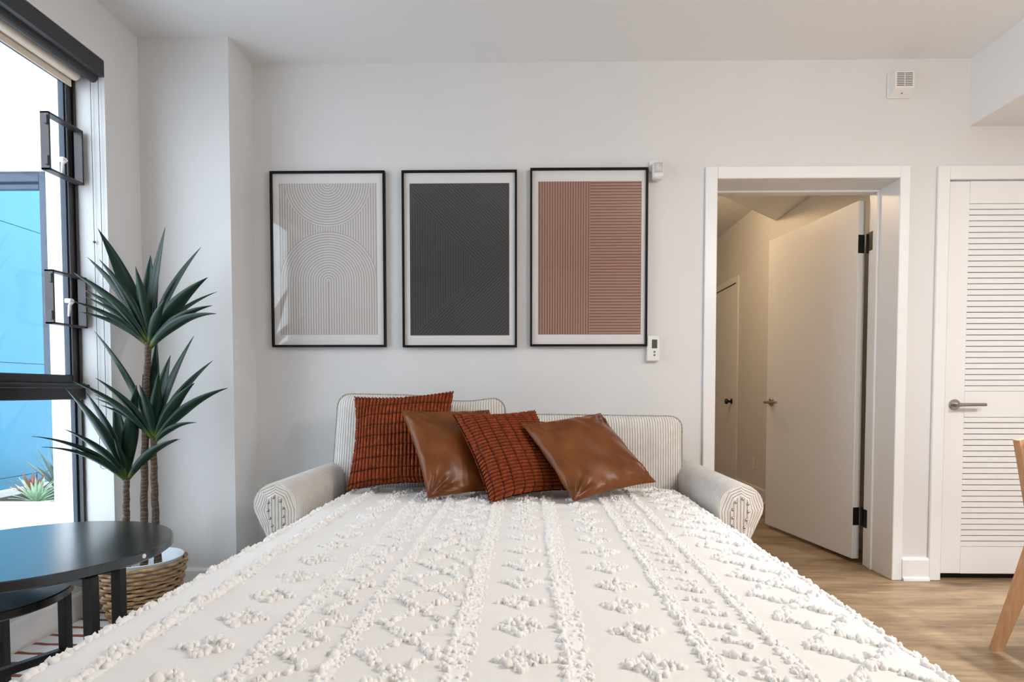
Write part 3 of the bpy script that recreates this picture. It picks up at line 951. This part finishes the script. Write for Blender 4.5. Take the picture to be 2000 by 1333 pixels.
def back_cushion(xa, xb, za, zb, top, yc, T, lean, flare):
    a, b = (xb - xa) / 2, (zb - za) / 2
    cx, cz = (xa + xb) / 2, (za + zb) / 2
    def surf(side):
        def fn(s, t):
            u, v = 2 * s - 1, 2 * t - 1
            x, z, d = rr(u, v, a, b, .055)
            zz = z + (top(x / a) if z > 0 else 0) * max(0, z / b) ** 2
            th_ = T * (1 - d ** 5) ** .5 if d < 1 else 0
            fl = 1 + flare * (1 - (z / b * .5 + .5))
            return (cx + x * fl, yc + side * th_ * (1.0 if side < 0 else .5) + lean * (zz), cz + zz)
        return fn
    g = Geo()
    uvf = lambda s, t: (cx + rr(2 * s - 1, 2 * t - 1, a, b, .055)[0], t)
    g.grid(surf(-1), 40, 28, uvf); g.grid(surf(1), 40, 28, uvf, True)
    c = g.build('back_cushion', M['ticking'], sofa, smooth='all', recalc=True)
    f = surf(-1)
    rim = []
    for k in range(40): rim.append(f(k / 40, 1))
    for k in range(28): rim.append(f(1, 1 - k / 28))
    for k in range(40): rim.append(f(1 - k / 40, 0))
    for k in range(29): rim.append(f(0, k / 28))
    Geo().tube([(p[0], p[1] - .002, p[2]) for p in rim], .0042, 6, False).build('piping', M['piping'], c, smooth='all')
def topL(t):   # left one: high corner on the left, sag, raised right end
    return .004 - .020 * math.exp(-((t - .45) / .38) ** 2) - .012 * max(0, t) - .006 * t + .006 * math.exp(-((t - .86) / .14) ** 2)
back_cushion(-.900, -.117, .49, .938, topL, -.262, .070, .10, .060)
back_cushion(-.075, .712, .44, .846, lambda t: .002 - .005 * t, -.262, .070, .10, -.02)

# sleeper mechanism
fr = [((SC - .70, -2.30, .27), (SC + .70, -2.27, .30)), ((SC - .70, -2.27, .27), (SC - .67, -.60, .30)), ((SC + .67, -2.27, .27), (SC + .70, -.60, .30))]
for lo, hi in fr: boxes([(lo, hi)], .004).build('bed_rail', M['table_leg'], sofa)
for x in (SC - .66, SC + .66):
    for y in (-2.2, -1.35):
        Geo().tube([(x, y, .0), (x, y, .275)], .014, 10).build('bed_leg', M['table_leg'], sofa, smooth=True)

# mattress
BX0, BX1, BY0, BY1, BZ = -.772, .642, -2.36, -.40, .528
mt = tag(Geo().box((BX0 + .03, BY0 + .03, .302), (BX1 - .03, BY1 + .05, BZ - .014), .03, 3).build('mattress', M['mattress'], loc=(-.065, -1.3, .302), smooth=True), 'white sheeted sofa bed mattress under the tufted coverlet', 'mattress')

# ------------------------------------------------------------------ coverlet
def cov_z(x, y):
    n = noise.noise(Vector((x * 3.2, y * 3.2, 0.3))) * .0045
    n += noise.noise(Vector((x * 2.2 + 7, y * 11.0, 1.7))) * .0032 * min(1, max(0, (y + 2.1) / .9))
    n += noise.noise(Vector((x * 9, y * 9, 4.0))) * .0012
    # light cross folds around the middle, towards the pillows
    w = math.exp(-((x - .02) / .22) ** 2) * math.exp(-((y + 1.0) / .45) ** 2)
    n += .0035 * w * sin(y * 46 + x * 6 + 3 * noise.noise(Vector((x * 4, y * 4, 9))))
    # hem droop at the sides
    e = min(x - BX0, BX1 - x)
    n -= .010 * math.exp(-max(0, e) / .022)
    return BZ + n
g = Geo()
def cov(s, t):
    # s across (with side drops), t along from the foot (with drop) to the head
    sd, L = .20, BX1 - BX0
    w = -sd + s * (L + 2 * sd)
    fd, LL = .22, BY1 - BY0
    h = -fd + t * (LL + fd)
    x = BX0 + min(max(w, 0), L); y = BY0 + max(h, 0)
    z = cov_z(x, y)
    dropx = max(0, -w, w - L); dropy = max(0, -h)
    sg = -1 if w < 0 else 1
    wav = .012 * sin(y * 17 + 1.3) * min(1, dropx / .12)
    if dropx > 0: x += sg * (.006 + .010 * min(1, dropx / .05) + wav)
    if dropy > 0: y -= .006 + .010 * min(1, dropy / .05) + .012 * sin(x * 15) * min(1, dropy / .12)
    z -= max(dropx, dropy)
    return (x, y, z)
g.grid(cov, 130, 150)
coverlet = g.build('coverlet', M['coverlet'], loc=(-.065, -1.3, .5), smooth='all')
tag(coverlet, 'cream tufted cotton coverlet spread over the pulled out sofa bed', 'bedspread')
coverlet.modifiers.new('thick', 'SOLIDIFY').thickness = .004

rng = random.Random(11)
def ico():
    bm = bmesh.new(); bmesh.ops.create_icosphere(bm, subdivisions=1, radius=1.0)
    v = [q.co.copy() for q in bm.verts]; f = [[q.index for q in p.verts] for p in bm.faces]
    bm.free(); return v, f
IV, IF = ico()
def blob(g, x, y, r, h, el=1.0, an=0.0):
    z = cov_z(x, y)
    ca, sa = cos(an), sin(an)
    ph = rng.random() * 50
    vs = []
    for v in IV:
        k = 1 + .75 * noise.noise(v * 1.7 + Vector((ph, 0, 0)))
        lx, ly, lz = v.x * r * el * k, v.y * r * k, v.z * h * k
        vs.append((x + lx * ca - ly * sa, y + lx * sa + ly * ca, z + h * .55 + lz))
    g.add(vs, IF)
def tuft(g, x, y, s=1.0):
    for q in range(3):
        a = rng.uniform(0, 2 * pi)
        rr_ = rng.uniform(.001, .0080) * s
        blob(g, x + cos(a) * rr_, y + sin(a) * rr_, rng.uniform(.0042, .0063) * s, rng.uniform(.0062, .0100) * s, rng.uniform(1.0, 1.7), rng.uniform(0, pi))
YS, YE = BY0 + .01, BY1 - .02
def done(g, name, mat='tuft'):
    return g.build(name, M[mat], coverlet, smooth='all', kind='stuff', recalc=False)
def rope(x, w, step, s, name='tuft_rope'):
    g = Geo(); y = YS
    while y < YE:
        tuft(g, x + rng.uniform(-w, w), y + rng.uniform(-.003, .003), s * rng.uniform(.85, 1.15)); y += step
    return done(g, name)
def ribbon(xa, xb):
    g = Geo()
    n = 170; m = 5
    def fn(s, t):
        x = xa + (xb - xa) * s; y = YS + (YE - YS) * t
        e = min(s, 1 - s)
        return (x + .0015 * noise.noise(Vector((y * 60, s * 3, 0))), y, cov_z(x, y) + .0006 + .0042 * min(1, e * 5) + .0016 * noise.noise(Vector((x * 190, y * 190, 2))))
    g.grid(fn, m + 3, n * 2)
    return g.build('ribbon_band', M['ribbon'], coverlet, smooth='all', recalc=False)
def specks(xa, xb, n, s):
    g = Geo()
    for i in range(n):
        x, y = rng.uniform(xa, xb), rng.uniform(YS, YE)
        blob(g, x, y, .0034 * s, .0050 * s, rng.uniform(1, 1.7), rng.uniform(0, pi))
    return done(g, 'ribbon_fringe')
# edge ropes
rope(-.764, .004, .0125, 1.05); rope(.632, .003, .0125, .85)
# heavy rope on the left with its ribbon
ribbon(-.688, -.640); rope(-.668, .010, .0085, 1.12); specks(-.69, -.64, 260, 1.1)
# ribbon bands with a tuft line at one edge
for xa, xb, xt in ((-.458, -.415, -.449), (-.328, -.288, -.314), (-.134, -.090, -.128), (.050, .098, .056), (.272, .306, .280), (.404, .432, .410)):
    ribbon(xa, xb); rope(xt, .002, .0165, 1.0, 'tuft_row'); specks(xa + .008, xb - .002, 420, 1.05)
    specks(xa + .012, xb, 160, 1.35)
# dense zigzag column between the two left bands, and single tufts on the right
def line(g, x0, y0, x1, y1, step, s):
    L = hypot(x1 - x0, y1 - y0); n = max(2, int(L / step))
    for i in range(n + 1):
        t = i / n
        if YS < y0 + (y1 - y0) * t < YE:
            tuft(g, x0 + (x1 - x0) * t + rng.uniform(-.002, .002), y0 + (y1 - y0) * t, s * rng.uniform(.85, 1.15))
g = Geo(); y = YS; k = 0
while y < YE:
    xa, xb = (-.398, -.350) if k % 2 == 0 else (-.350, -.398)
    line(g, xa, y, xb, y + .048, .0115, 1.05); y += .048; k += 1
done(g, 'tuft_zigzag')
g = Geo(); y = YS; k = 0
while y < YE:
    line(g, .328, y + .028, .372, y, .0125, 1.0)
    if k % 2: tuft(g, .362, y + .045, 1.2)
    y += .066; k += 1
done(g, 'tuft_dashes')
# crossed lattices
def lattice(xa, xb, step, s, ph):
    g = Geo(); P = .128; y = YS - P + ph
    xm = (xa + xb) / 2
    while y < YE + P:
        line(g, xa, y, xb, y + P, step, s); line(g, xb, y, xa, y + P, step, s)
        y += P
    return done(g, 'tuft_lattice')
lattice(-.268, -.150, .0125, 1.05, .03)
lattice(.470, .600, .0125, 1.05, .07)
# separate diamond motifs
def motif(xc, yc, sx, sy):
    g = Geo()
    for i in range(4):
        a0, a1 = pi / 2 * i, pi / 2 * (i + 1)
        line(g, xc + sx * cos(a0), yc + sy * sin(a0), xc + sx * cos(a1), yc + sy * sin(a1), .0135, 1.05)
    tuft(g, xc, yc, .9)
    for sgn in (-1, 1):
        tuft(g, xc + sgn * sx * 1.28, yc + rng.uniform(-.004, .004), .95)
    return g.build('tuft_motif', M['tuft'], coverlet, smooth='all', recalc=False, kind='stuff')
for xc, sx, ph in ((-.537, .032, .0), (-.016, .032, .09), (.190, .032, .07)):
    y = -2.30 + ph
    while y < YE - .02:
        motif(xc, y, sx, .033); y += .128

# ------------------------------------------------------------------ pillows
def pillow(name, c, rollt, side, kindp, label, cat='cushion', seed=0):
    ra, rb_, rc_ = [radians(q) for q in rollt]
    R = Matrix.Rotation(rc_, 3, 'Z') @ Matrix.Rotation(rb_, 3, 'X') @ Matrix.Rotation(ra, 3, 'Y')
    a = side / 2
    sx = Vector((seed * 3.1, seed * 1.7, 0))
    T = .050
    uvmap = {}
    def make(sd, n):
        def base(u, v):
            pin = .060 if kindp == 'leather' else .095
            x = a * u * (1 - pin * (1 - v * v) * abs(u) ** 3)
            z = a * v * (1 - pin * (1 - u * u) * abs(v) ** 3)
            e = max(0, (1 - u * u) * (1 - v * v))
            y = T * e ** .42
            if v < 0: y *= 1 + .25 * (-v) * (1 + v) * 2
            return x, y, z, e
        def fn(s, t):
            u, v = 2 * s - 1, 2 * t - 1
            x, y, z, e = base(u, v)
            ed = min(1, (1 - max(abs(u), abs(v))) / .05)
            if kindp == 'leather':
                y += .016 * noise.noise(Vector((x * 9, z * 7, 1)) + sx) * min(1, e * 4)
                y += .010 * noise.noise(Vector((x * 22 + z * 14, z * 9, 3)) + sx) * (1 - e) * min(1, e * 8)
                # gathers fanning from the corners
                for (cu, cv) in ((-1, -1), (1, -1), (-1, 1), (1, 1)):
                    dd = hypot(u - cu, v - cv)
                    an = atan2(v - cv, u - cu)
                    y += .0070 * sin(an * 15 + seed) * math.exp(-((dd - .32) / .22) ** 2) * ed
            else:
                uu, vv = (u, v) if kindp == 'rib_v' else (v, u)
                ribs, rows = 27, 8.5
                wob = .10 * noise.noise(Vector((uu * 3, vv * 3, 5)) + sx)
                rw = vv * rows / 2 + wob
                sh = 0
                cr = abs(sin(pi * (uu * ribs / 2 + .15 * sin(vv * 4) + sh)))
                row = abs(sin(pi * rw))
                hgt = (cr ** .6) * (1 - .75 * max(0, 1 - row / .42) ** 1.5)
                y += .0125 * hgt * (.35 + .65 * ed)
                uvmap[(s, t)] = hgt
                x += .0100 * (hgt - .3) * (1 - ed) * (1 if u > 0 else -1)
                z += .0100 * (hgt - .3) * (1 - ed) * (1 if v > 0 else -1)
            p = R @ Vector((x, sd * y, z))
            return (c[0] + p.x, c[1] + p.y, c[2] + p.z)
        return fn
    n = 60 if kindp == 'leather' else 190
    g = Geo()
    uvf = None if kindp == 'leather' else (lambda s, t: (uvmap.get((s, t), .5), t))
    g.grid(make(-1, n), n, n, uvf)
    nb = 60
    g.grid(make(1, nb), nb, nb, (None if kindp == 'leather' else (lambda s, t: (uvmap.get((s, t), .5), t))), True)
    base = (c[0], c[1], BZ)
    r = thing(name, base, label, cat, 'throw cushions leaning on the sofa back')
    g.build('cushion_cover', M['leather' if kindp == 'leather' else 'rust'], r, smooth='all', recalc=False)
    # seam round the edge
    rim = []
    m = 40
    def edge(u, v):
        pin = .060 if kindp == 'leather' else .095
        x = a * u * (1 - pin * (1 - v * v) * abs(u) ** 3); z = a * v * (1 - pin * (1 - u * u) * abs(v) ** 3)
        p = R @ Vector((x, 0, z)); return (c[0] + p.x, c[1] + p.y, c[2] + p.z)
    for k in range(m): rim.append(edge(-1 + 2 * k / m, 1))
    for k in range(m): rim.append(edge(1, 1 - 2 * k / m))
    for k in range(m): rim.append(edge(1 - 2 * k / m, -1))
    for k in range(m + 1): rim.append(edge(-1, -1 + 2 * k / m))
    Geo().tube(rim, .0028 if kindp == 'leather' else .0022, 6, False).build('seam', M['leather' if kindp == 'leather' else 'rust'], r, smooth='all')
    return r
pillow('throw_cushion', (-.556, -.443, .752), (-3.6, -29.3, 0.0), .44, 'rib_v', 'upright rust ribbed velvet cushion at the left end of the row', seed=1)
pillow('throw_cushion', (-.283, -.562, .715), (1.2, -39.4, 35.6), .42, 'leather', 'tan leather cushion between the two rust velvet cushions', seed=2)
pillow('throw_cushion', (-.062, -.580, .708), (-1.2, -39.6, 36.1), .41, 'rib_h', 'tilted rust ribbed velvet cushion between two leather cushions', seed=3)
pillow('throw_cushion', (.244, -.573, .705), (-8.0, -49.3, 27.1), .42, 'leather', 'tan leather cushion at the right end of the row', seed=4)

# ------------------------------------------------------------------ nesting coffee tables
def table_top(c, R, z, th_, name, parent):
    return Geo().lathe([(0, -th_), (R - .006, -th_), (R, -th_ + .005), (R, -.003), (R - .003, 0), (0, 0)], (c[0], c[1], z), 72, cap0=False, cap1=False).build(name, M['dark_table'], parent, smooth=True)
tc = (-1.469, -1.309)
t1 = thing('coffee_table', (tc[0], tc[1], .009), 'large round black coffee table in front of the plant', 'table', 'nesting black coffee tables')
table_top(tc, .365, .500, .030, 'table_top', t1)
lg = [(-1.152, -1.385), (-1.158, -1.482)]
lg += [(2 * tc[0] - x, 2 * tc[1] - y) for x, y in lg]
for x, y in lg:
    boxes([((x - .0135, y - .0135, .009), (x + .0135, y + .0135, .470))], .0015).build('leg', M['table_leg'], t1)
for a, b in ((0, 3), (1, 2)):
    g = Geo().bar((lg[a][0], lg[a][1], .4575), (lg[b][0], lg[b][1], .4575), .025, .025, .001); g.build('cross_bar', M['table_leg'], t1)
Geo().lathe([(0, 0), (.007, 0), (.006, .003), (0, .004)], (tc[0] + .3625, tc[1] - .035, .487), 12, 'x').build('screw_cap', M['latch'], t1)
t2c = (-1.53, -1.43)
t2 = thing('coffee_table', (t2c[0], t2c[1], .009), 'small round black coffee table nested under the large one', 'table', 'nesting black coffee tables')
table_top(t2c, .225, .400, .026, 'table_top', t2)
l2 = [(-1.372, -1.302), (-1.560, -1.560 - .06), (-1.69, -1.50), (-1.50, -1.26)]
l2 = [(-1.372, -1.305), (-1.520, -1.610), (-1.700, -1.520), (-1.600, -1.262)]
for x, y in l2:
    boxes([((x - .0125, y - .0125, .009), (x + .0125, y + .0125, .374))], .0015).build('leg', M['table_leg'], t2)
g = Geo().bar((l2[0][0], l2[0][1], .192), (l2[1][0], l2[1][1], .192), .022, .022, .001); g.build('stretcher', M['table_leg'], t2)
g = Geo().bar((l2[2][0], l2[2][1], .192), (l2[3][0], l2[3][1], .192), .022, .022, .001); g.build('stretcher', M['table_leg'], t2)

# ------------------------------------------------------------------ plant in a basket
PC = (-1.640, -.56)
bk = thing('plant_basket', (PC[0], PC[1], .009), 'woven straw basket with white liner holding the tall plant', 'basket')
RB, RT, HB = .112, .166, .248
rad = lambda z: RB + (RT - RB) * (z / HB) ** .85
ns, rows = 24, 14
for j in range(rows):
    zc = .008 + (HB - .016) * (j + .5) / rows
    pth = []
    N = ns * 6
    for i in range(N + 1):
        a = 2 * pi * i / N
        w_ = cos(a * ns / 2 + pi * j)
        w_ = math.copysign(abs(w_) ** .7, w_)
        pth.append((PC[0] + (rad(zc) + .0062 * w_) * cos(a), PC[1] + (rad(zc) + .0062 * w_) * sin(a), .009 + zc))
    g = Geo().tube(pth, .0072, 6, False)
    g.build('weave_strand', M['wicker'], bk, smooth='all')
Geo().lathe([(0, .004), (RB - .006, .004), (RT - .012, HB - .004), (RT - .008, HB + .002), (RT - .012, HB + .003), (RT - .018, HB - .006), (RB - .016, .012), (0, .012)], (PC[0], PC[1], .009), 48, cap0=False, cap1=False).build('liner', M['basket_in'], bk, smooth=True)

yu = thing('potted_yucca', (PC[0], PC[1], .022), 'tall three stemmed dark green spiky plant beside the window', 'plant')
Geo().lathe([(0, .01), (.108, .01), (.145, .150), (.135, .165), (.0, .172)], (PC[0], PC[1], .012), 32, cap0=False, cap1=False).build('root_ball', M['soil'], yu, smooth=True)
STEMS = [((-1.630, -.56, .17), (-1.628, -.56, .60), (-1.591, -.56, 1.165)),
         ((-1.588, -.53, .17), (-1.588, -.55, .50), (-1.578, -.56, .765)),
         ((-1.692, -.58, .17), (-1.700, -.565, .40), (-1.697, -.56, .60))]
def bez(p0, p1, p2, t):
    return Vector(p0) * (1 - t) ** 2 + Vector(p1) * 2 * t * (1 - t) + Vector(p2) * t * t
TIPS = [
 [(-1.8, -.55, 1.64), (-1.533, -.521, 1.652), (-1.403, -.486, 1.575), (-1.32, -.59, 1.427), (-1.345, -.472, 1.388), (-1.279, -.636, 1.306), (-1.236, -.686, 1.267), (-1.8, -.613, 1.507), (-1.718, -.658, 1.488), (-1.585, -.639, 1.462), (-1.67, -.41, 1.562), (-1.8, -.687, 1.429), (-1.8, -.634, 1.37), (-1.8, -.627, 1.343), (-1.8, -.706, 1.316), (-1.8, -.661, 1.278), (-1.457, -.657, 1.327), (-1.501, -.432, 1.386), (-1.586, -.49, 1.457)],
 [(-1.8, -.584, 1.21), (-1.693, -.447, 1.036), (-1.576, -.526, 1.182), (-1.419, -.522, 1.195), (-1.357, -.492, 1.092), (-1.372, -.608, .995), (-1.245, -.591, .974), (-1.359, -.624, .833), (-1.488, -.486, .876), (-1.8, -.717, 1.003), (-1.733, -.673, 1.014), (-1.8, -.591, .947), (-1.8, -.586, .931), (-1.768, -.602, .904), (-1.555, -.675, .986), (-1.589, -.412, 1.121), (-1.507, -.629, 1.035)],
 [(-1.8, -.747, .976), (-1.8, -.64, .958), (-1.623, -.592, .987), (-1.799, -.48, .927), (-1.8, -.751, .813), (-1.8, -.904, .798), (-1.8, -.862, .755), (-1.422, -.649, .768), (-1.491, -.514, .757), (-1.685, -.644, .768)],
]
rnd = random.Random(5)
for st, tips in zip(STEMS, TIPS):
    pts = [bez(*st, k / 30) for k in range(31)]
    g = Geo().tube([p + Vector((.0012 * sin(k * 5), 0, 0)) for k, p in enumerate(pts)], [.0155 - .004 * k / 30 + .0012 * (k % 2) for k in range(31)], 10)
    sm = g.build('stem', M['stem'], yu, smooth='all')
    base = Vector(st[2])
    crown = base - Vector((0, 0, .05))
    for i, tp in enumerate(tips):
        tp = Vector(tp)
        d = tp - crown; L = d.length
        out = Vector((d.x, d.y, 0)); ho = out.length
        steep = d.z / L
        p0 = base + Vector((0, 0, -.045 + .05 * max(0, steep))) + out * .02
        # leaves leave the crown steeply, then arch outwards and droop
        p1 = p0 + (tp - p0) * .52 + Vector((0, 0, L * (.27 * (1 - steep * .88)))) - out * .12
        W = .0265 * min(1.15, max(.66, L / .36)) * (0.98 if steep > .75 else .70)
        inpl = Vector((-d.z, 0, d.x)).normalized()
        hp = Vector((-out.y, out.x, 0))
        hp = hp.normalized() if hp.length > 1e-4 else Vector((0, 1, 0))
        if hp.dot(inpl) < 0: hp = -hp
        vs = []; fs = []; us = []
        K = 16
        for k in range(K + 1):
            t = k / K
            p = bez(p0, p1, tp, t)
            tg = (bez(p0, p1, tp, min(1, t + .02)) - bez(p0, p1, tp, max(0, t - .02))).normalized()
            sdv = hp * .50 + inpl * .72
            sdv = (sdv - tg * sdv.dot(tg)).normalized()
            nm = tg.cross(sdv)
            if nm.z < 0: nm = -nm
            w = W * (.30 + .70 * sin(min(1, t / .50) * pi / 2)) * (1 - max(0, (t - .40) / .60) ** 1.35) + .0004
            vs += [p - sdv * w + nm * w * .28, p - sdv * w * .5 + nm * w * .05, p - nm * w * .10, p + sdv * w * .5 + nm * w * .05, p + sdv * w + nm * w * .28]
        for k in range(K):
            for q in range(4):
                fs.append([k * 5 + q, k * 5 + q + 1, k * 5 + q + 6, k * 5 + q + 5])
                us.append([(q / 4, k / K), ((q + 1) / 4, k / K), ((q + 1) / 4, (k + 1) / K), (q / 4, (k + 1) / K)])
        g = Geo(); g.add(vs, fs, us)
        lf = g.build('leaf', M['leaf'], yu, smooth='all', recalc=False)
        lf.modifiers.new('thick', 'SOLIDIFY').thickness = .0012

# ------------------------------------------------------------------ chair at the right edge
ch = thing('dining_chair', (1.98, -1.03, 0), 'beech wood dining chair with splayed legs at the right edge', 'chair')
def taper(g, pts, ws, dep):
    """flat post in the x-z plane: points along its axis, widths, depth range in y"""
    P = [Vector((p[0], 0, p[1])) for p in pts]
    L, Rr = [], []
    for i, p in enumerate(P):
        t = (P[min(i + 1, len(P) - 1)] - P[max(i - 1, 0)]).normalized()
        nrm = Vector((t.z, 0, -t.x))
        if i == 0: nrm = Vector((1, 0, 0))
        L.append((p - nrm * ws[i] / 2)); Rr.append((p + nrm * ws[i] / 2))
    poly = [(q.x, q.z) for q in L] + [(q.x, q.z) for q in reversed(Rr)]
    g.prism(poly, 'y', dep[0], dep[1]); return g
for y0 in (-.838, -1.262):
    g = taper(Geo(), [(1.730, 0.0), (1.800, .20), (1.868, .40), (1.872, .47), (1.838, .62), (1.798, .785)], [.030, .044, .060, .060, .050, .034], (y0, y0 + .030)); g.build('leg', M['oak'], ch)
    g = taper(Geo(), [(2.30, 0.0), (2.25, .22), (2.21, .42)], [.028, .040, .050], (y0, y0 + .030)); g.build('leg', M['oak'], ch)
    boxes([((1.87, y0 + .004, .385), (2.21, y0 + .026, .430))], .003).build('side_rail', M['oak'], ch)
boxes([((1.855, -1.27, .430), (2.27, -.80, .475))], .015).build('seat', M['chair_pad'], ch)
g = Geo(); R_ = Matrix.Rotation(radians(-13), 3, 'Y')
g.box((1.822, -1.232, .60), (1.848, -.838, .790), .010, 2, R_); g.build('backrest', M['chair_pad'], ch)

# ------------------------------------------------------------------ light fixtures
for i, (x, y, z, w) in enumerate(DOWNLIGHTS):
    f = thing('recessed_downlight', (x, y, z), ['recessed soffit downlight nearest the louvred door', 'added unseen fill downlight farther from the louvred door'][i], 'ceiling light', 'recessed downlights')
    Geo().lathe([(.058, -.006), (.075, -.006), (.078, 0), (.058, 0)], (x, y, z), 32, cap0=False, cap1=False).build('trim_ring', M['plastic'], f, smooth=True)
    Geo().lathe([(0, -.003), (.058, -.003), (.058, -.001), (0, -.001)], (x, y, z), 32, cap0=False, cap1=False).build('diffuser', M['lamp_glass'], f)
for i, (x, y, z, w) in enumerate(DOMES):
    f = thing('pendant_lamp', (x, y, z), ['hanging white globe lamp over the right side of the bed', 'added unseen fill globe lamp behind the camera'][i], 'pendant lamp', 'hanging globe lamps')
    Geo().lathe([(0, -.02), (.05, -.02), (.055, 0), (0, 0)], (x, y, z), 32, cap0=False, cap1=False).build('ceiling_rose', M['plastic'], f, smooth=True)
    Geo().tube([(x, y, z - .02), (x, y, z - .40)], .003, 8).build('cord', M['chain'], f)
    Geo().lathe([(.012, -.39), (.02, -.40), (.02, -.425), (.0, -.425)], (x, y, z), 20, cap0=False, cap1=False).build('lamp_holder', M['plastic'], f, smooth=True)
    Geo().lathe([(0, -.504)] + [(.042 * sin(k * pi / 12), -.462 - .042 * cos(k * pi / 12)) for k in range(1, 12)] + [(0, -.42)], (x, y, z), 24, cap0=False, cap1=False).build('globe', M['lamp_glass'], f, smooth=True)
f = thing('ceiling_lamp', (1.00, 1.60, CZ), 'round warm ceiling lamp in the passage', 'ceiling light')
Geo().lathe([(0, -.03), (.15, -.03), (.16, 0), (0, 0)], (1.00, 1.60, CZ), 32, cap0=False, cap1=False).build('lamp_base', M['plastic'], f, smooth=True)
Geo().lathe([(0, -.055), (.09, -.05), (.135, -.03), (0, -.03)], (1.00, 1.60, CZ), 32, cap0=False, cap1=False).build('diffuser', M['hall_glass'], f, smooth=True)
